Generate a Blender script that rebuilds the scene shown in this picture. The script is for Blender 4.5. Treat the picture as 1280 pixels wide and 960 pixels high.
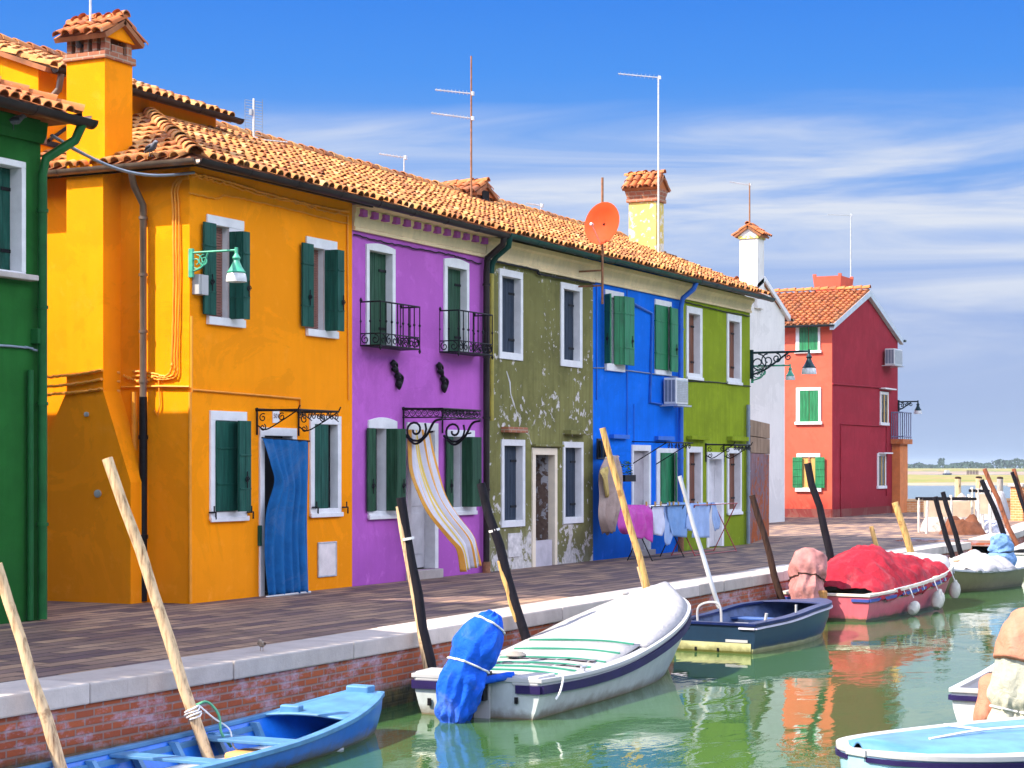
import bpy, bmesh, math, random
import numpy as np
from mathutils import Vector, Matrix, noise as mnoise
random.seed(7)
R = math.radians
S = bpy.context.scene
for o in list(bpy.data.objects): bpy.data.objects.remove(o)

# ------------------------------------------------------------------ survey
# World frame: x runs along the row of house fronts (away from the viewer),
# y runs into the houses (so the canal is at negative y), z is up, the
# pavement is z = 0.  The house fronts stand on the plane y = 0.
F, CX, HY, CH = 2400.0, 640.0, 583.0, 1.92
TH = math.atan(0.5); sn, cs = math.sin(TH), math.cos(TH)
XA, ZA = -4.5, 26.8
ZW = -0.80                                     # water level
def c2w(X, Z, z):
    dx, dz = X-XA, Z-ZA
    return Vector((sn*dx+cs*dz, -(cs*dx-sn*dz), z))
def at_depth(px, py, Z): return c2w((px-CX)/F*Z, Z, CH-(py-HY)/F*Z)
def at_z(px, py, z):
    Z = F*(CH-z)/(py-HY); return c2w((px-CX)/F*Z, Z, z)
def fu(px, v=0.0):                             # distance along the row of a point on the plane v metres before the fronts
    r = (px-CX)/F
    return (r*(ZA-sn*v)-XA-cs*v)/(sn-r*cs)
def fz(px, py, v=0.0):
    Z = ZA+cs*fu(px, v)-sn*v
    return CH-(py-HY)/F*Z
def sv(px, u):                                 # the same for a wall that crosses the row at u
    r = (px-CX)/F
    return (r*(ZA+cs*u)-XA-sn*u)/(cs+r*sn)
def sz(px, py, u):
    Z = ZA+cs*u-sn*sv(px, u)
    return CH-(py-HY)/F*Z

# ------------------------------------------------------------------ camera
cam = bpy.data.cameras.new("camera"); co = bpy.data.objects.new("camera", cam); S.collection.objects.link(co)
cl = c2w(0, 0, CH); co.location = cl
co.rotation_euler = (R(90), 0, math.atan2(sn, cs)-R(90))
cam.sensor_width = 36; cam.lens = F/1280*36; cam.shift_y = (HY-480)/1280
cam.clip_start = .1; cam.clip_end = 9000
S.camera = co
S.render.resolution_x, S.render.resolution_y = 1024, 768

# ------------------------------------------------------------------ light
FILL_CLOUD = 11.5                                    # radiance of an unseen cloud belt added to brighten the shaded fronts
SUN = Vector((1.0, -0.86, -1.42)).normalized()
sl = bpy.data.lights.new("sun", 'SUN'); so = bpy.data.objects.new("sun", sl); S.collection.objects.link(so)
sl.energy = 4.1; sl.angle = R(.5); sl.color = (1, .9, .74)
so.rotation_euler = SUN.to_track_quat('-Z', 'Y').to_euler()
so.location = (-20, 20, 40)
W = bpy.data.worlds.new("World"); S.world = W; W.use_nodes = True
nt = W.node_tree; nt.nodes.clear()
def nd(t, kind, **kw):
    n = t.nodes.new(kind)
    for k, v in kw.items():
        if k in n.inputs.keys() if isinstance(k, str) else False: n.inputs[k].default_value = v
        else: setattr(n, k, v)
    return n
sky = nt.nodes.new('ShaderNodeTexSky'); sky.sky_type = 'NISHITA'; sky.sun_disc = False
sky.sun_elevation = math.asin(-SUN.z); sky.sun_rotation = math.atan2(-SUN.x, -SUN.y)
sky.air_density = 1.0; sky.dust_density = .4; sky.ozone_density = 2.5; sky.altitude = 0
tc = nt.nodes.new('ShaderNodeTexCoord')
sep = nt.nodes.new('ShaderNodeSeparateXYZ'); nt.links.new(tc.outputs['Generated'], sep.inputs[0])
def ramp(t, stops, interp='LINEAR'):
    n = t.nodes.new('ShaderNodeValToRGB'); cr = n.color_ramp; cr.interpolation = interp
    while len(cr.elements) < len(stops): cr.elements.new(.5)
    for e, (p, c) in zip(cr.elements, stops):
        e.position = p; e.color = (*c, 1) if len(c) == 3 else c
    return n
def mixc(t, a, b, f, mode='MIX'):
    n = t.nodes.new('ShaderNodeMix'); n.data_type = 'RGBA'; n.blend_type = mode; n.clamp_factor = True
    for sock, val in ((n.inputs[6], a), (n.inputs[7], b), (n.inputs[0], f)):
        if hasattr(val, 'is_output') or isinstance(val, bpy.types.NodeSocket): t.links.new(val, sock)
        elif isinstance(val, (int, float)): sock.default_value = val
        else: sock.default_value = (*val, 1)
    return n.outputs[2]
def math_(t, op, a, b=None, c=None):
    n = t.nodes.new('ShaderNodeMath'); n.operation = op
    for i, val in enumerate((a, b, c)):
        if val is None: continue
        if isinstance(val, bpy.types.NodeSocket): t.links.new(val, n.inputs[i])
        else: n.inputs[i].default_value = val
    return n.outputs[0]
# near the horizon the sky runs from deep blue down to a pale lavender haze; higher up, out of view, it is the Nishita sky with bright cloud added as fill light
low = ramp(nt, [(0, (1.02, 1.33, 1.92)), (.035, (.95, 1.24, 1.92)), (.08, (.85, 1.18, 2.0)), (.12, (.66, 1.12, 2.15)), (.165, (.38, .95, 2.2)), (.2, (.2, .78, 2.25)), (.245, (.12, .62, 2.15)), (.32, (.12, .55, 1.9))])
nt.links.new(sep.outputs[2], low.inputs[0])
mp = nt.nodes.new('ShaderNodeMapping'); mp.inputs['Scale'].default_value = (1.0, 1.0, 9.0); mp.inputs['Rotation'].default_value = (0.05, .03, 0)
nt.links.new(tc.outputs['Generated'], mp.inputs[0])
n1 = nt.nodes.new('ShaderNodeTexNoise'); n1.inputs['Scale'].default_value = 3.1; n1.inputs['Detail'].default_value = 12; n1.inputs['Roughness'].default_value = .57; n1.inputs['Distortion'].default_value = 1.3
nt.links.new(mp.outputs[0], n1.inputs[0])
wob = nt.nodes.new('ShaderNodeTexNoise'); wob.inputs['Scale'].default_value = 5; wob.inputs['Detail'].default_value = 6
nt.links.new(tc.outputs['Generated'], wob.inputs[0])
zz = math_(nt, 'ADD', sep.outputs[2], math_(nt, 'MULTIPLY_ADD', wob.outputs[0], .022, -.011))
band = ramp(nt, [(0, (.0,)*3), (.03, (.12,)*3), (.06, (.45,)*3), (.10, (.95,)*3), (.14, (.9,)*3), (.172, (.66,)*3), (.187, (.0,)*3)])
nt.links.new(zz, band.inputs[0])
wisps = ramp(nt, [(.36, (0.04,)*3), (.47, (.3,)*3), (.56, (.62,)*3), (.66, (1,)*3)])
nt.links.new(n1.outputs[0], wisps.inputs[0])
lowc = mixc(nt, low.outputs[0], (1.9, 2.02, 2.25), math_(nt, 'MULTIPLY', band.outputs[0], wisps.outputs[0]))
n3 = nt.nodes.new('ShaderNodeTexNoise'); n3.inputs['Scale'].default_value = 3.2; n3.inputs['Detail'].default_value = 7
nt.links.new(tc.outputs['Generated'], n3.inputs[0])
fill_mask = ramp(nt, [(.36, (0,)*3), (.5, (1,)*3)]); nt.links.new(n3.outputs[0], fill_mask.inputs[0])
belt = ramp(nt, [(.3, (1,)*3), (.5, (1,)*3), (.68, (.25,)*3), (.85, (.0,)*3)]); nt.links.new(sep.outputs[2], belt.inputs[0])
high = mixc(nt, sky.outputs[0], (FILL_CLOUD*.98, FILL_CLOUD, FILL_CLOUD*1.14), math_(nt, 'MULTIPLY', fill_mask.outputs[0], belt.outputs[0]))
up = ramp(nt, [(.27, (0,)*3), (.36, (1,)*3)]); nt.links.new(sep.outputs[2], up.inputs[0])
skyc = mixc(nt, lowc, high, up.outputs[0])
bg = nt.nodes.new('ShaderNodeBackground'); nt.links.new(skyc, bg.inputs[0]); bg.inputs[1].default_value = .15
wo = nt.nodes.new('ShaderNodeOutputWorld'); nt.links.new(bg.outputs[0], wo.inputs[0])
S.view_settings.view_transform = 'Standard'; S.view_settings.look = 'None'
S.view_settings.exposure = 1.42; S.view_settings.gamma = 1; S.view_settings.use_curve_mapping = False
S.render.engine = 'CYCLES'
S.cycles.max_bounces = 6; S.cycles.diffuse_bounces = 3; S.cycles.glossy_bounces = 3; S.cycles.transmission_bounces = 4

# ------------------------------------------------------------------ materials
def base_mat(name):
    m = bpy.data.materials.new(name); m.use_nodes = True
    t = m.node_tree; p = t.nodes['Principled BSDF']
    return m, t, p
def coords(t, kind='Object', scale=(1, 1, 1), rot=(0, 0, 0)):
    tc = t.nodes.new('ShaderNodeTexCoord'); mp = t.nodes.new('ShaderNodeMapping')
    mp.inputs['Scale'].default_value = scale; mp.inputs['Rotation'].default_value = rot
    t.links.new(tc.outputs[kind], mp.inputs[0]); return mp.outputs[0], tc
def noise(t, vec, scale, detail=4, rough=.55, dist=0.):
    n = t.nodes.new('ShaderNodeTexNoise'); n.inputs['Scale'].default_value = scale; n.inputs['Detail'].default_value = detail
    n.inputs['Roughness'].default_value = rough; n.inputs['Distortion'].default_value = dist
    t.links.new(vec, n.inputs[0]); return n.outputs[0]
def bump(t, p, h, strength=.2, dist=.02):
    b = t.nodes.new('ShaderNodeBump'); b.inputs['Strength'].default_value = strength; b.inputs['Distance'].default_value = dist
    t.links.new(h, b.inputs['Height']); t.links.new(b.outputs[0], p.inputs['Normal'])
def sc(c, k): return tuple(min(1, x*k) for x in c)
def mat(name, col, rough=.55, metal=0., var=.18, scale=4., bmp=0., bscale=60., stretch=(1, 1, 1), col2=None, tint=False, spec=None):
    """painted / plain surface with soft mottling"""
    m, t, p = base_mat(name)
    vec, _ = coords(t, scale=stretch)
    n = noise(t, vec, scale, 6, .6)
    r = ramp(t, [(.3, sc(col, 1-var)), (.7, col2 or sc(col, 1+var*.6))]); t.links.new(n, r.inputs[0])
    c = r.outputs[0]
    if tint:
        a = t.nodes.new('ShaderNodeAttribute'); a.attribute_name = 'tint'
        rr = ramp(t, tint); t.links.new(a.outputs['Fac'], rr.inputs[0])
        c = mixc(t, c, rr.outputs[0], .8)
        wv, _ = coords(t); li = ramp(t, [(.5, (0,)*3), (.62, (1,)*3)]); t.links.new(noise(t, wv, 1.6, 9, .75, .5), li.inputs[0])
        c = mixc(t, c, (.14, .075, .045), math_(t, 'MULTIPLY', li.outputs[0], .55))
        l2 = ramp(t, [(.6, (0,)*3), (.66, (1,)*3)]); t.links.new(noise(t, wv, 11, 6, .7), l2.inputs[0])
        c = mixc(t, c, (.5, .42, .28), math_(t, 'MULTIPLY', l2.outputs[0], .5))
    t.links.new(c, p.inputs['Base Color'])
    p.inputs['Roughness'].default_value = rough; p.inputs['Metallic'].default_value = metal
    if spec is None and max(col) < .12: spec = .18
    if spec is not None: p.inputs['Specular IOR Level'].default_value = spec
    if bmp: bump(t, p, noise(t, vec, bscale, 4), bmp, .01)
    return m
def plaster(name, col, dirt=(.2, .17, .13), dirtamt=.35, streak=.3, peel=None, base=None, top=None, var=.14, blot=.5):
    """lime-washed plaster: blotches, vertical weather streaks, grime near the ground, optional flaked patches"""
    m, t, p = base_mat(name)
    vec, tcn = coords(t)
    n = noise(t, vec, 1.1, 8, .62)
    r = ramp(t, [(.28, sc(col, 1-var)), (.5, col), (.75, sc(col, 1+var))]); t.links.new(n, r.inputs[0])
    c = r.outputs[0]
    v2, _ = coords(t, scale=(5, 5, .35)); n2 = noise(t, v2, 1.6, 6, .6)
    r2 = ramp(t, [(.45, (0,)*3), (.75, (1,)*3)]); t.links.new(n2, r2.inputs[0])
    c = mixc(t, c, sc(col, .62), math_(t, 'MULTIPLY', r2.outputs[0], streak))
    sp = t.nodes.new('ShaderNodeSeparateXYZ'); t.links.new(tcn.outputs['Object'], sp.inputs[0])
    low = ramp(t, [(0, (1,)*3), (.06, (.7,)*3), (.16, (0,)*3)]); z = math_(t, 'MULTIPLY', sp.outputs[2], .16/.9)
    zn = math_(t, 'ADD', z, math_(t, 'MULTIPLY_ADD', n, -.14, .05)); t.links.new(zn, low.inputs[0])
    c = mixc(t, c, base or dirt, math_(t, 'MULTIPLY', low.outputs[0], dirtamt))
    pn2 = ramp(t, [(.50, (0,)*3), (.515, (1,)*3)]); t.links.new(noise(t, vec, .55, 9, .7, .8), pn2.inputs[0])
    c = mixc(t, c, sc(col, .84), math_(t, 'MULTIPLY', pn2.outputs[0], .55))
    sm = ramp(t, [(.56, (0,)*3), (.72, (1,)*3)]); t.links.new(noise(t, vec, 3.4, 10, .72, .3), sm.inputs[0])
    c = mixc(t, c, tuple(min(1, x*1.12+.035*max(col)) for x in col), math_(t, 'MULTIPLY', sm.outputs[0], blot))
    vo = t.nodes.new('ShaderNodeTexVoronoi'); vo.feature = 'DISTANCE_TO_EDGE'; vo.inputs['Scale'].default_value = .8
    dv = t.nodes.new('ShaderNodeVectorMath'); dv.operation = 'ADD'; dn = t.nodes.new('ShaderNodeTexNoise'); dn.inputs['Scale'].default_value = 3; dn.inputs['Detail'].default_value = 6; t.links.new(vec, dn.inputs[0])
    t.links.new(vec, dv.inputs[0]); t.links.new(dn.outputs['Color'], dv.inputs[1]); t.links.new(dv.outputs[0], vo.inputs[0])
    cr = ramp(t, [(0, (1,)*3), (.006, (0,)*3)]); t.links.new(vo.outputs['Distance'], cr.inputs[0])
    c = mixc(t, c, sc(col, .5), math_(t, 'MULTIPLY', math_(t, 'MULTIPLY', cr.outputs[0], sm.outputs[0]), .5))
    h = noise(t, vec, 45, 5, .65)
    hb = h
    if peel:
        pc, amt, zspan = peel
        pn = noise(t, vec, 2.3, 9, .68, .6)
        zl = math_(t, 'MAXIMUM', 0.0, math_(t, 'SUBTRACT', 1.0, math_(t, 'DIVIDE', sp.outputs[2], zspan)))
        f = math_(t, 'ADD', pn, math_(t, 'MULTIPLY', math_(t, 'MULTIPLY', zl, zl), .19))
        fl = noise(t, vec, 6.5, 7, .62, .4); fm = noise(t, vec, .9, 3, .5)
        f = math_(t, 'MAXIMUM', f, math_(t, 'ADD', math_(t, 'MULTIPLY', fl, .75), math_(t, 'MULTIPLY_ADD', fm, .42, -.028)))
        pr = ramp(t, [(amt, (0,)*3), (amt+.025, (1,)*3)]); t.links.new(f, pr.inputs[0])
        pcol = ramp(t, [(.35, sc(pc, .7)), (.6, pc)]); t.links.new(noise(t, vec, 14, 5), pcol.inputs[0])
        c = mixc(t, c, pcol.outputs[0], pr.outputs[0])
        hb = math_(t, 'SUBTRACT', h, math_(t, 'MULTIPLY', pr.outputs[0], .5))
    t.links.new(c, p.inputs['Base Color']); p.inputs['Roughness'].default_value = .9; p.inputs['Specular IOR Level'].default_value = .06
    bump(t, p, hb, .35, .012)
    return m
M = {}
WHITE = (.72, .71, .72)
M['orange'] = plaster('orange_plaster', (.93, .29, .003), dirtamt=.25, base=(.55, .17, .01), var=.08, streak=.14)
M['purple'] = plaster('purple_plaster', (.46, .118, .48), dirtamt=.35, base=(.22, .05, .27), var=.2, streak=.2, blot=.9)
M['olive'] = plaster('olive_plaster', (.185, .175, .062), dirtamt=.4, base=(.3, .28, .22), var=.5, streak=.85, blot=1.0, peel=((.62, .58, .55), .648, 2.3))
M['blue'] = plaster('blue_plaster', (.004, .145, .7), dirtamt=.35, base=(.01, .1, .45), var=.22, streak=.35, blot=.8)
M['lime'] = plaster('lime_plaster', (.235, .305, .016), dirtamt=.45, base=(.08, .14, .02), var=.3, streak=.6, blot=1.0)
M['darkgreen'] = plaster('deep_green_plaster', (.018, .115, .022), dirtamt=.5, base=(.01, .05, .015), var=.3, streak=.35)
M['red'] = plaster('shaded_red_plaster', (.32, .026, .042), dirtamt=.8, base=(.16, .015, .02), var=.2, streak=.4, blot=.8)
M['coral'] = plaster('lit_red_plaster', (.64, .115, .072), dirtamt=.8, base=(.2, .02, .02), var=.1, streak=.12)
M['whitewall'] = plaster('white_plaster', (.72, .69, .66), dirtamt=.3, base=(.5, .5, .5), var=.07, streak=.16)
M['cream'] = plaster('cream_cornice', (.88, .68, .41), dirtamt=0, var=.15, streak=.3)
M['yellowch'] = plaster('yellow_chimney', (.7, .55, .16), dirtamt=.3, base=(.3, .3, .05), var=.25, streak=.4, peel=((.75, .7, .6), .6, .01))
M['oldwall'] = plaster('worn_mauve_wall', (.20, .13, .15), dirtamt=.3, var=.5, streak=.5, peel=((.35, .09, .03), .6, 3))
M['white'] = mat('white_frame_paint', WHITE, .6, var=.12, scale=5, bmp=.15)
M['creamwood'] = mat('cream_frame', (.8, .68, .52), .6, var=.1)
def shutter_mat(name, col): return mat(name, col, .5, var=.45, scale=3, stretch=(6, 6, .7), bmp=.3, bscale=18, col2=tuple(min(1, x*1.35+.006) for x in col))
M['sh_dark'] = shutter_mat('dark_green_shutter', (.006, .07, .05))
M['sh_forest'] = shutter_mat('forest_shutter', (.016, .065, .032))
M['sh_navy'] = shutter_mat('navy_shutter', (.022, .035, .06))
M['sh_green'] = shutter_mat('bright_green_shutter', (.005, .17, .06))
M['sh_brown'] = shutter_mat('brown_shutter', (.16, .045, .016))
M['iron'] = mat('black_iron', (.012, .011, .014), .5, .3, var=.4, scale=20)
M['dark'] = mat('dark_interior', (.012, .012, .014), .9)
M['rust'] = mat('rusty_metal', (.3, .13, .06), .8, .2, var=.45, scale=12)
M['galv'] = mat('galvanised_metal', (.55, .57, .6), .45, .6, var=.25, scale=9)
M['antenna'] = mat('weathered_aluminium', (.62, .6, .58), .5, .3, var=.3, scale=7, stretch=(1, 1, 3))
M['gutter'] = mat('dark_copper_gutter', (.035, .026, .026), .45, .5, var=.4, scale=3)
M['guttergreen'] = mat('green_gutter', (.006, .06, .045), .45, .2, var=.35, scale=4)
M['guttergrey'] = mat('slate_gutter', (.03, .05, .06), .45, .3, var=.3, scale=4)
M['pipegreen'] = mat('green_pipe', (.012, .1, .025), .4, var=.3)
M['pipeblue'] = mat('blue_pipe', (.01, .12, .55), .45, var=.2)
M['pipegrey'] = mat('grey_pipe', (.2, .24, .3), .5, var=.25)
M['pipebrown'] = mat('brown_pipe', (.17, .12, .09), .4, .3, var=.4, scale=5, stretch=(1, 1, .4))
M['conduit'] = mat('painted_conduit', (.85, .3, .012), .55, var=.2)
TILE = [(0, (.20, .05, .02)), (.2, (.36, .11, .03)), (.45, (.50, .175, .045)), (.68, (.56, .24, .06)), (.86, (.6, .33, .11)), (1, (.6, .42, .22))]
M['tile'] = mat('terracotta_tile', (.47, .17, .045), .9, var=.4, scale=7, bmp=.3, bscale=25, tint=TILE)
M['tilered'] = mat('red_terracotta', (.45, .12, .03), .9, var=.4, scale=7, bmp=.3, bscale=25, tint=[(0, (.25, .06, .02)), (.4, (.45, .12, .03)), (1, (.56, .2, .05))])
M['tilebed'] = mat('channel_tile', (.33, .12, .045), .9, var=.5, scale=3)
M['glass'] = mat('window_glass', (.05, .06, .06), .08, var=.2)
M['chrome'] = mat('shiny_metal', (.7, .7, .72), .2, .9)
M['gold'] = mat('amber_curtain', (.6, .36, .1), .7, stretch=(8, 8, .5), scale=3, var=.4)

def brick_mat(name, c1, c2, mortar, w, h, mort=.012, stains=True, zline=None, wetz=None, axis='x', efflor=.75):
    m, t, p = base_mat(name)
    tc = t.nodes.new('ShaderNodeTexCoord'); sp = t.nodes.new('ShaderNodeSeparateXYZ'); t.links.new(tc.outputs['Object'], sp.inputs[0])
    cb = t.nodes.new('ShaderNodeCombineXYZ')
    xy = math_(t, 'ADD', sp.outputs[0], sp.outputs[1]) if axis == 'xy' else sp.outputs[0 if axis == 'x' else 1]
    t.links.new(xy, cb.inputs[0]); t.links.new(sp.outputs[2], cb.inputs[1])
    b = t.nodes.new('ShaderNodeTexBrick'); t.links.new(cb.outputs[0], b.inputs[0])
    b.inputs['Color1'].default_value = (*c1, 1); b.inputs['Color2'].default_value = (*c2, 1); b.inputs['Mortar'].default_value = (*mortar, 1)
    b.inputs['Scale'].default_value = 1; b.inputs['Brick Width'].default_value = w; b.inputs['Row Height'].default_value = h
    b.inputs['Mortar Size'].default_value = mort; b.inputs['Mortar Smooth'].default_value = .3; b.inputs['Bias'].default_value = 0
    vec, _ = coords(t)
    n = noise(t, vec, 2.4, 8, .65); c = b.outputs[0]
    c = mixc(t, c, sc(c1, .55), math_(t, 'MULTIPLY', noise(t, vec, 9, 5), .5))
    if stains:
        v3, _ = coords(t, scale=(1, 1, 2.2)); r = ramp(t, [(.5, (0,)*3), (.66, (1,)*3)]); t.links.new(noise(t, v3, 2.8, 8, .7), r.inputs[0])
        c = mixc(t, c, (.42, .33, .42), math_(t, 'MULTIPLY', r.outputs[0], efflor))
    if wetz is not None:
        zz = math_(t, 'ADD', sp.outputs[2], math_(t, 'MULTIPLY_ADD', n, .22, -.11))
        r = ramp(t, [(0, (1,)*3), (.42, (1,)*3), (.62, (0,)*3)]); t.links.new(math_(t, 'DIVIDE', math_(t, 'SUBTRACT', zz, wetz[0]), wetz[1]-wetz[0]), r.inputs[0])
        al = ramp(t, [(.35, (.018, .022, .012)), (.65, (.10, .075, .02))]); t.links.new(noise(t, vec, 7, 5), al.inputs[0])
        c = mixc(t, c, al.outputs[0], r.outputs[0])
    t.links.new(c, p.inputs['Base Color']); p.inputs['Roughness'].default_value = .85
    bump(t, p, math_(t, 'SUBTRACT', math_(t, 'MULTIPLY', noise(t, vec, 30, 5), .4), b.outputs['Fac']), .6, .012)
    return m
M['quaybrick'] = brick_mat('quay_brick', (.40, .085, .022), (.26, .05, .02), (.24, .17, .15), .25, .075, wetz=(ZW-.1, -.28))
M['wallbrick'] = brick_mat('sea_wall_brick', (.68, .28, .09), (.58, .2, .06), (.75, .55, .36), .3, .09, stains=False, axis='xy')
M['chimbrick'] = brick_mat('chimney_brick', (.33, .1, .05), (.42, .16, .07), (.4, .3, .22), .2, .1, stains=False, axis='xy')

# pavement: long trachyte slabs in staggered rows
def paving():
    m, t, p = base_mat('stone_paving')
    vec, _ = coords(t, rot=(0, 0, 0))
    b = t.nodes.new('ShaderNodeTexBrick'); t.links.new(vec, b.inputs[0]); b.offset = .37
    b.inputs['Color1'].default_value = (.13, .086, .092, 1); b.inputs['Color2'].default_value = (.42, .27, .175, 1); b.inputs['Mortar'].default_value = (.035, .03, .035, 1)
    b.inputs['Scale'].default_value = 1; b.inputs['Brick Width'].default_value = .8; b.inputs['Row Height'].default_value = .24
    b.inputs['Mortar Size'].default_value = .014; b.inputs['Mortar Smooth'].default_value = .1; b.inputs['Bias'].default_value = -.1
    n = noise(t, vec, 1.3, 8, .6)
    r = ramp(t, [(.3, (.75,)*3), (.7, (1.15,)*3)]); t.links.new(n, r.inputs[0])
    c = mixc(t, b.outputs[0], r.outputs[0], 1.0, 'MULTIPLY')
    n2 = noise(t, vec, 30, 6, .7); r2 = ramp(t, [(.3, (.8,)*3), (.7, (1.12,)*3)]); t.links.new(n2, r2.inputs[0])
    c = mixc(t, c, r2.outputs[0], 1.0, 'MULTIPLY')
    st = ramp(t, [(.52, (0,)*3), (.66, (1,)*3)]); t.links.new(noise(t, vec, .7, 9, .72, .6), st.inputs[0])
    c = mixc(t, c, (.06, .045, .05), math_(t, 'MULTIPLY', st.outputs[0], .45))
    v4, _ = coords(t, scale=(.25, 3, 1)); s4 = ramp(t, [(.55, (0,)*3), (.7, (1,)*3)]); t.links.new(noise(t, v4, 2.2, 5, .6), s4.inputs[0])
    c = mixc(t, c, (.3, .17, .10), math_(t, 'MULTIPLY', s4.outputs[0], .4))
    t.links.new(c, p.inputs['Base Color']); p.inputs['Roughness'].default_value = .75; p.inputs['Specular IOR Level'].default_value = .15
    bump(t, p, math_(t, 'SUBTRACT', math_(t, 'MULTIPLY', n2, .5), b.outputs['Fac']), .35, .01)
    return m
M['paving'] = paving()
def stone(name, col, dark):
    m, t, p = base_mat(name)
    vec, tcn = coords(t)
    r = ramp(t, [(.28, sc(col, .78)), (.6, col), (.8, sc(col, 1.06))]); t.links.new(noise(t, vec, 3, 9, .65), r.inputs[0])
    v2, _ = coords(t, scale=(7, 7, .8)); r2 = ramp(t, [(.6, (0,)*3), (.72, (1,)*3)]); t.links.new(noise(t, v2, 2, 6, .7), r2.inputs[0])
    c = mixc(t, r.outputs[0], dark, math_(t, 'MULTIPLY', r2.outputs[0], .4))
    a = t.nodes.new('ShaderNodeAttribute'); a.attribute_name = 'tint'; ra = ramp(t, [(0, (.8, .77, .76)), (1, (1.05, 1.02, 1))]); t.links.new(a.outputs['Fac'], ra.inputs[0])
    c = mixc(t, c, ra.outputs[0], 1., 'MULTIPLY')
    t.links.new(c, p.inputs['Base Color']); p.inputs['Roughness'].default_value = .7
    bump(t, p, noise(t, vec, 26, 6, .7), .4, .015)
    return m
M['curb'] = stone('istrian_stone', (.5, .45, .42), (.18, .15, .14))
def water_mat():
    m, t, p = base_mat('canal_water')
    vec, tcn = coords(t)
    n0 = noise(t, vec, .05, 3)
    r = ramp(t, [(.35, (.026, .082, .026)), (.65, (.042, .105, .032))]); t.links.new(n0, r.inputs[0])
    # the open lagoon beyond the bank is bluer
    t.links.new(r.outputs[0], p.inputs['Base Color'])
    p.inputs['Roughness'].default_value = .025; p.inputs['IOR'].default_value = 1.36
    v1, _ = coords(t, scale=(.55, 1.0, 1), rot=(0, 0, R(-27)))
    a = noise(t, v1, .9, 3, .45, .5); b = noise(t, v1, 3.0, 4, .55, .4); d = noise(t, v1, 11, 3, .5); c = noise(t, vec, .22, 3, .55)
    cm = ramp(t, [(.40, (.2,)*3), (.62, (1,)*3)]); t.links.new(c, cm.inputs[0])
    h = math_(t, 'ADD', a, math_(t, 'MULTIPLY', math_(t, 'ADD', math_(t, 'MULTIPLY', b, .58), math_(t, 'MULTIPLY', d, .07)), cm.outputs[0]))
    bump(t, p, h, .29, .045)
    return m
M['water'] = water_mat()
def hull_mat(name, col, low, zline=.1, grime=(.08, .07, .03), rough=.35):
    m, t, p = base_mat(name)
    vec, tcn = coords(t); sp = t.nodes.new('ShaderNodeSeparateXYZ'); t.links.new(tcn.outputs['Object'], sp.inputs[0])
    n = noise(t, vec, 5, 6, .65)
    r = ramp(t, [(.3, sc(col, .82)), (.7, sc(col, 1.06))]); t.links.new(n, r.inputs[0])
    v2, _ = coords(t, scale=(2.5, 2.5, .3)); r3 = ramp(t, [(.52, (0,)*3), (.75, (1,)*3)]); t.links.new(noise(t, v2, 3, 6, .7), r3.inputs[0])
    c = mixc(t, r.outputs[0], sc(col, .6), math_(t, 'MULTIPLY', r3.outputs[0], .35))
    zz = math_(t, 'ADD', sp.outputs[2], math_(t, 'MULTIPLY_ADD', n, .05, -.025))
    f = ramp(t, [(0, (1,)*3), (.5, (1,)*3), (.56, (0,)*3)]); t.links.new(math_(t, 'DIVIDE', zz, zline*2), f.inputs[0])
    c = mixc(t, c, low, f.outputs[0])
    g = ramp(t, [(0, (1,)*3), (.35, (.8,)*3), (1, (0,)*3)]); t.links.new(math_(t, 'DIVIDE', math_(t, 'ADD', zz, math_(t, 'MULTIPLY_ADD', n, .14, -.07)), .12), g.inputs[0])
    c = mixc(t, c, grime, math_(t, 'MULTIPLY', g.outputs[0], .85))
    v5, _ = coords(t, scale=(.5, 1, 9)); sf = ramp(t, [(.64, (0,)*3), (.68, (1,)*3)]); t.links.new(noise(t, v5, 2.5, 8, .75), sf.inputs[0])
    c = mixc(t, c, tuple(x*.4+.14 for x in col), math_(t, 'MULTIPLY', sf.outputs[0], .6))
    t.links.new(c, p.inputs['Base Color']); p.inputs['Roughness'].default_value = rough
    bump(t, p, n, .06, .02)
    return m
def cloth_mat(name, col, var=.16, wr=.8):
    m, t, p = base_mat(name)
    vec, _ = coords(t)
    n = noise(t, vec, 3.5, 6, .6, .8); r = ramp(t, [(.3, sc(col, 1-var)), (.7, sc(col, 1+var*.5))]); t.links.new(n, r.inputs[0])
    fd = ramp(t, [(.5, (0,)*3), (.7, (1,)*3)]); t.links.new(noise(t, vec, 1.3, 8, .7, 1.0), fd.inputs[0])
    c = mixc(t, r.outputs[0], tuple(x*.75+.25*(.08+max(col)*.7) for x in col), math_(t, 'MULTIPLY', fd.outputs[0], .7))
    t.links.new(c, p.inputs['Base Color']); p.inputs['Roughness'].default_value = .8; p.inputs['Specular IOR Level'].default_value = .2
    bump(t, p, noise(t, vec, 9, 6, .6, 1.2), wr, .03)
    return m
def wood_mat(name, col, dark, scale=3.):
    m, t, p = base_mat(name)
    vec, _ = coords(t, scale=(9, 9, .9)); v2, _ = coords(t)
    r = ramp(t, [(.3, dark), (.5, col), (.72, sc(col, 1.25))]); t.links.new(noise(t, vec, scale, 7, .65), r.inputs[0])
    k = ramp(t, [(.62, (0,)*3), (.7, (1,)*3)]); t.links.new(noise(t, v2, 5, 4), k.inputs[0])
    c = mixc(t, r.outputs[0], dark, math_(t, 'MULTIPLY', k.outputs[0], .7))
    t.links.new(c, p.inputs['Base Color']); p.inputs['Roughness'].default_value = .8; p.inputs['Specular IOR Level'].default_value = .15
    bump(t, p, noise(t, vec, 8, 5), .5, .01)
    return m
M['polewood'] = wood_mat('bare_pole_wood', (.62, .43, .25), (.2, .1, .05))
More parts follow.
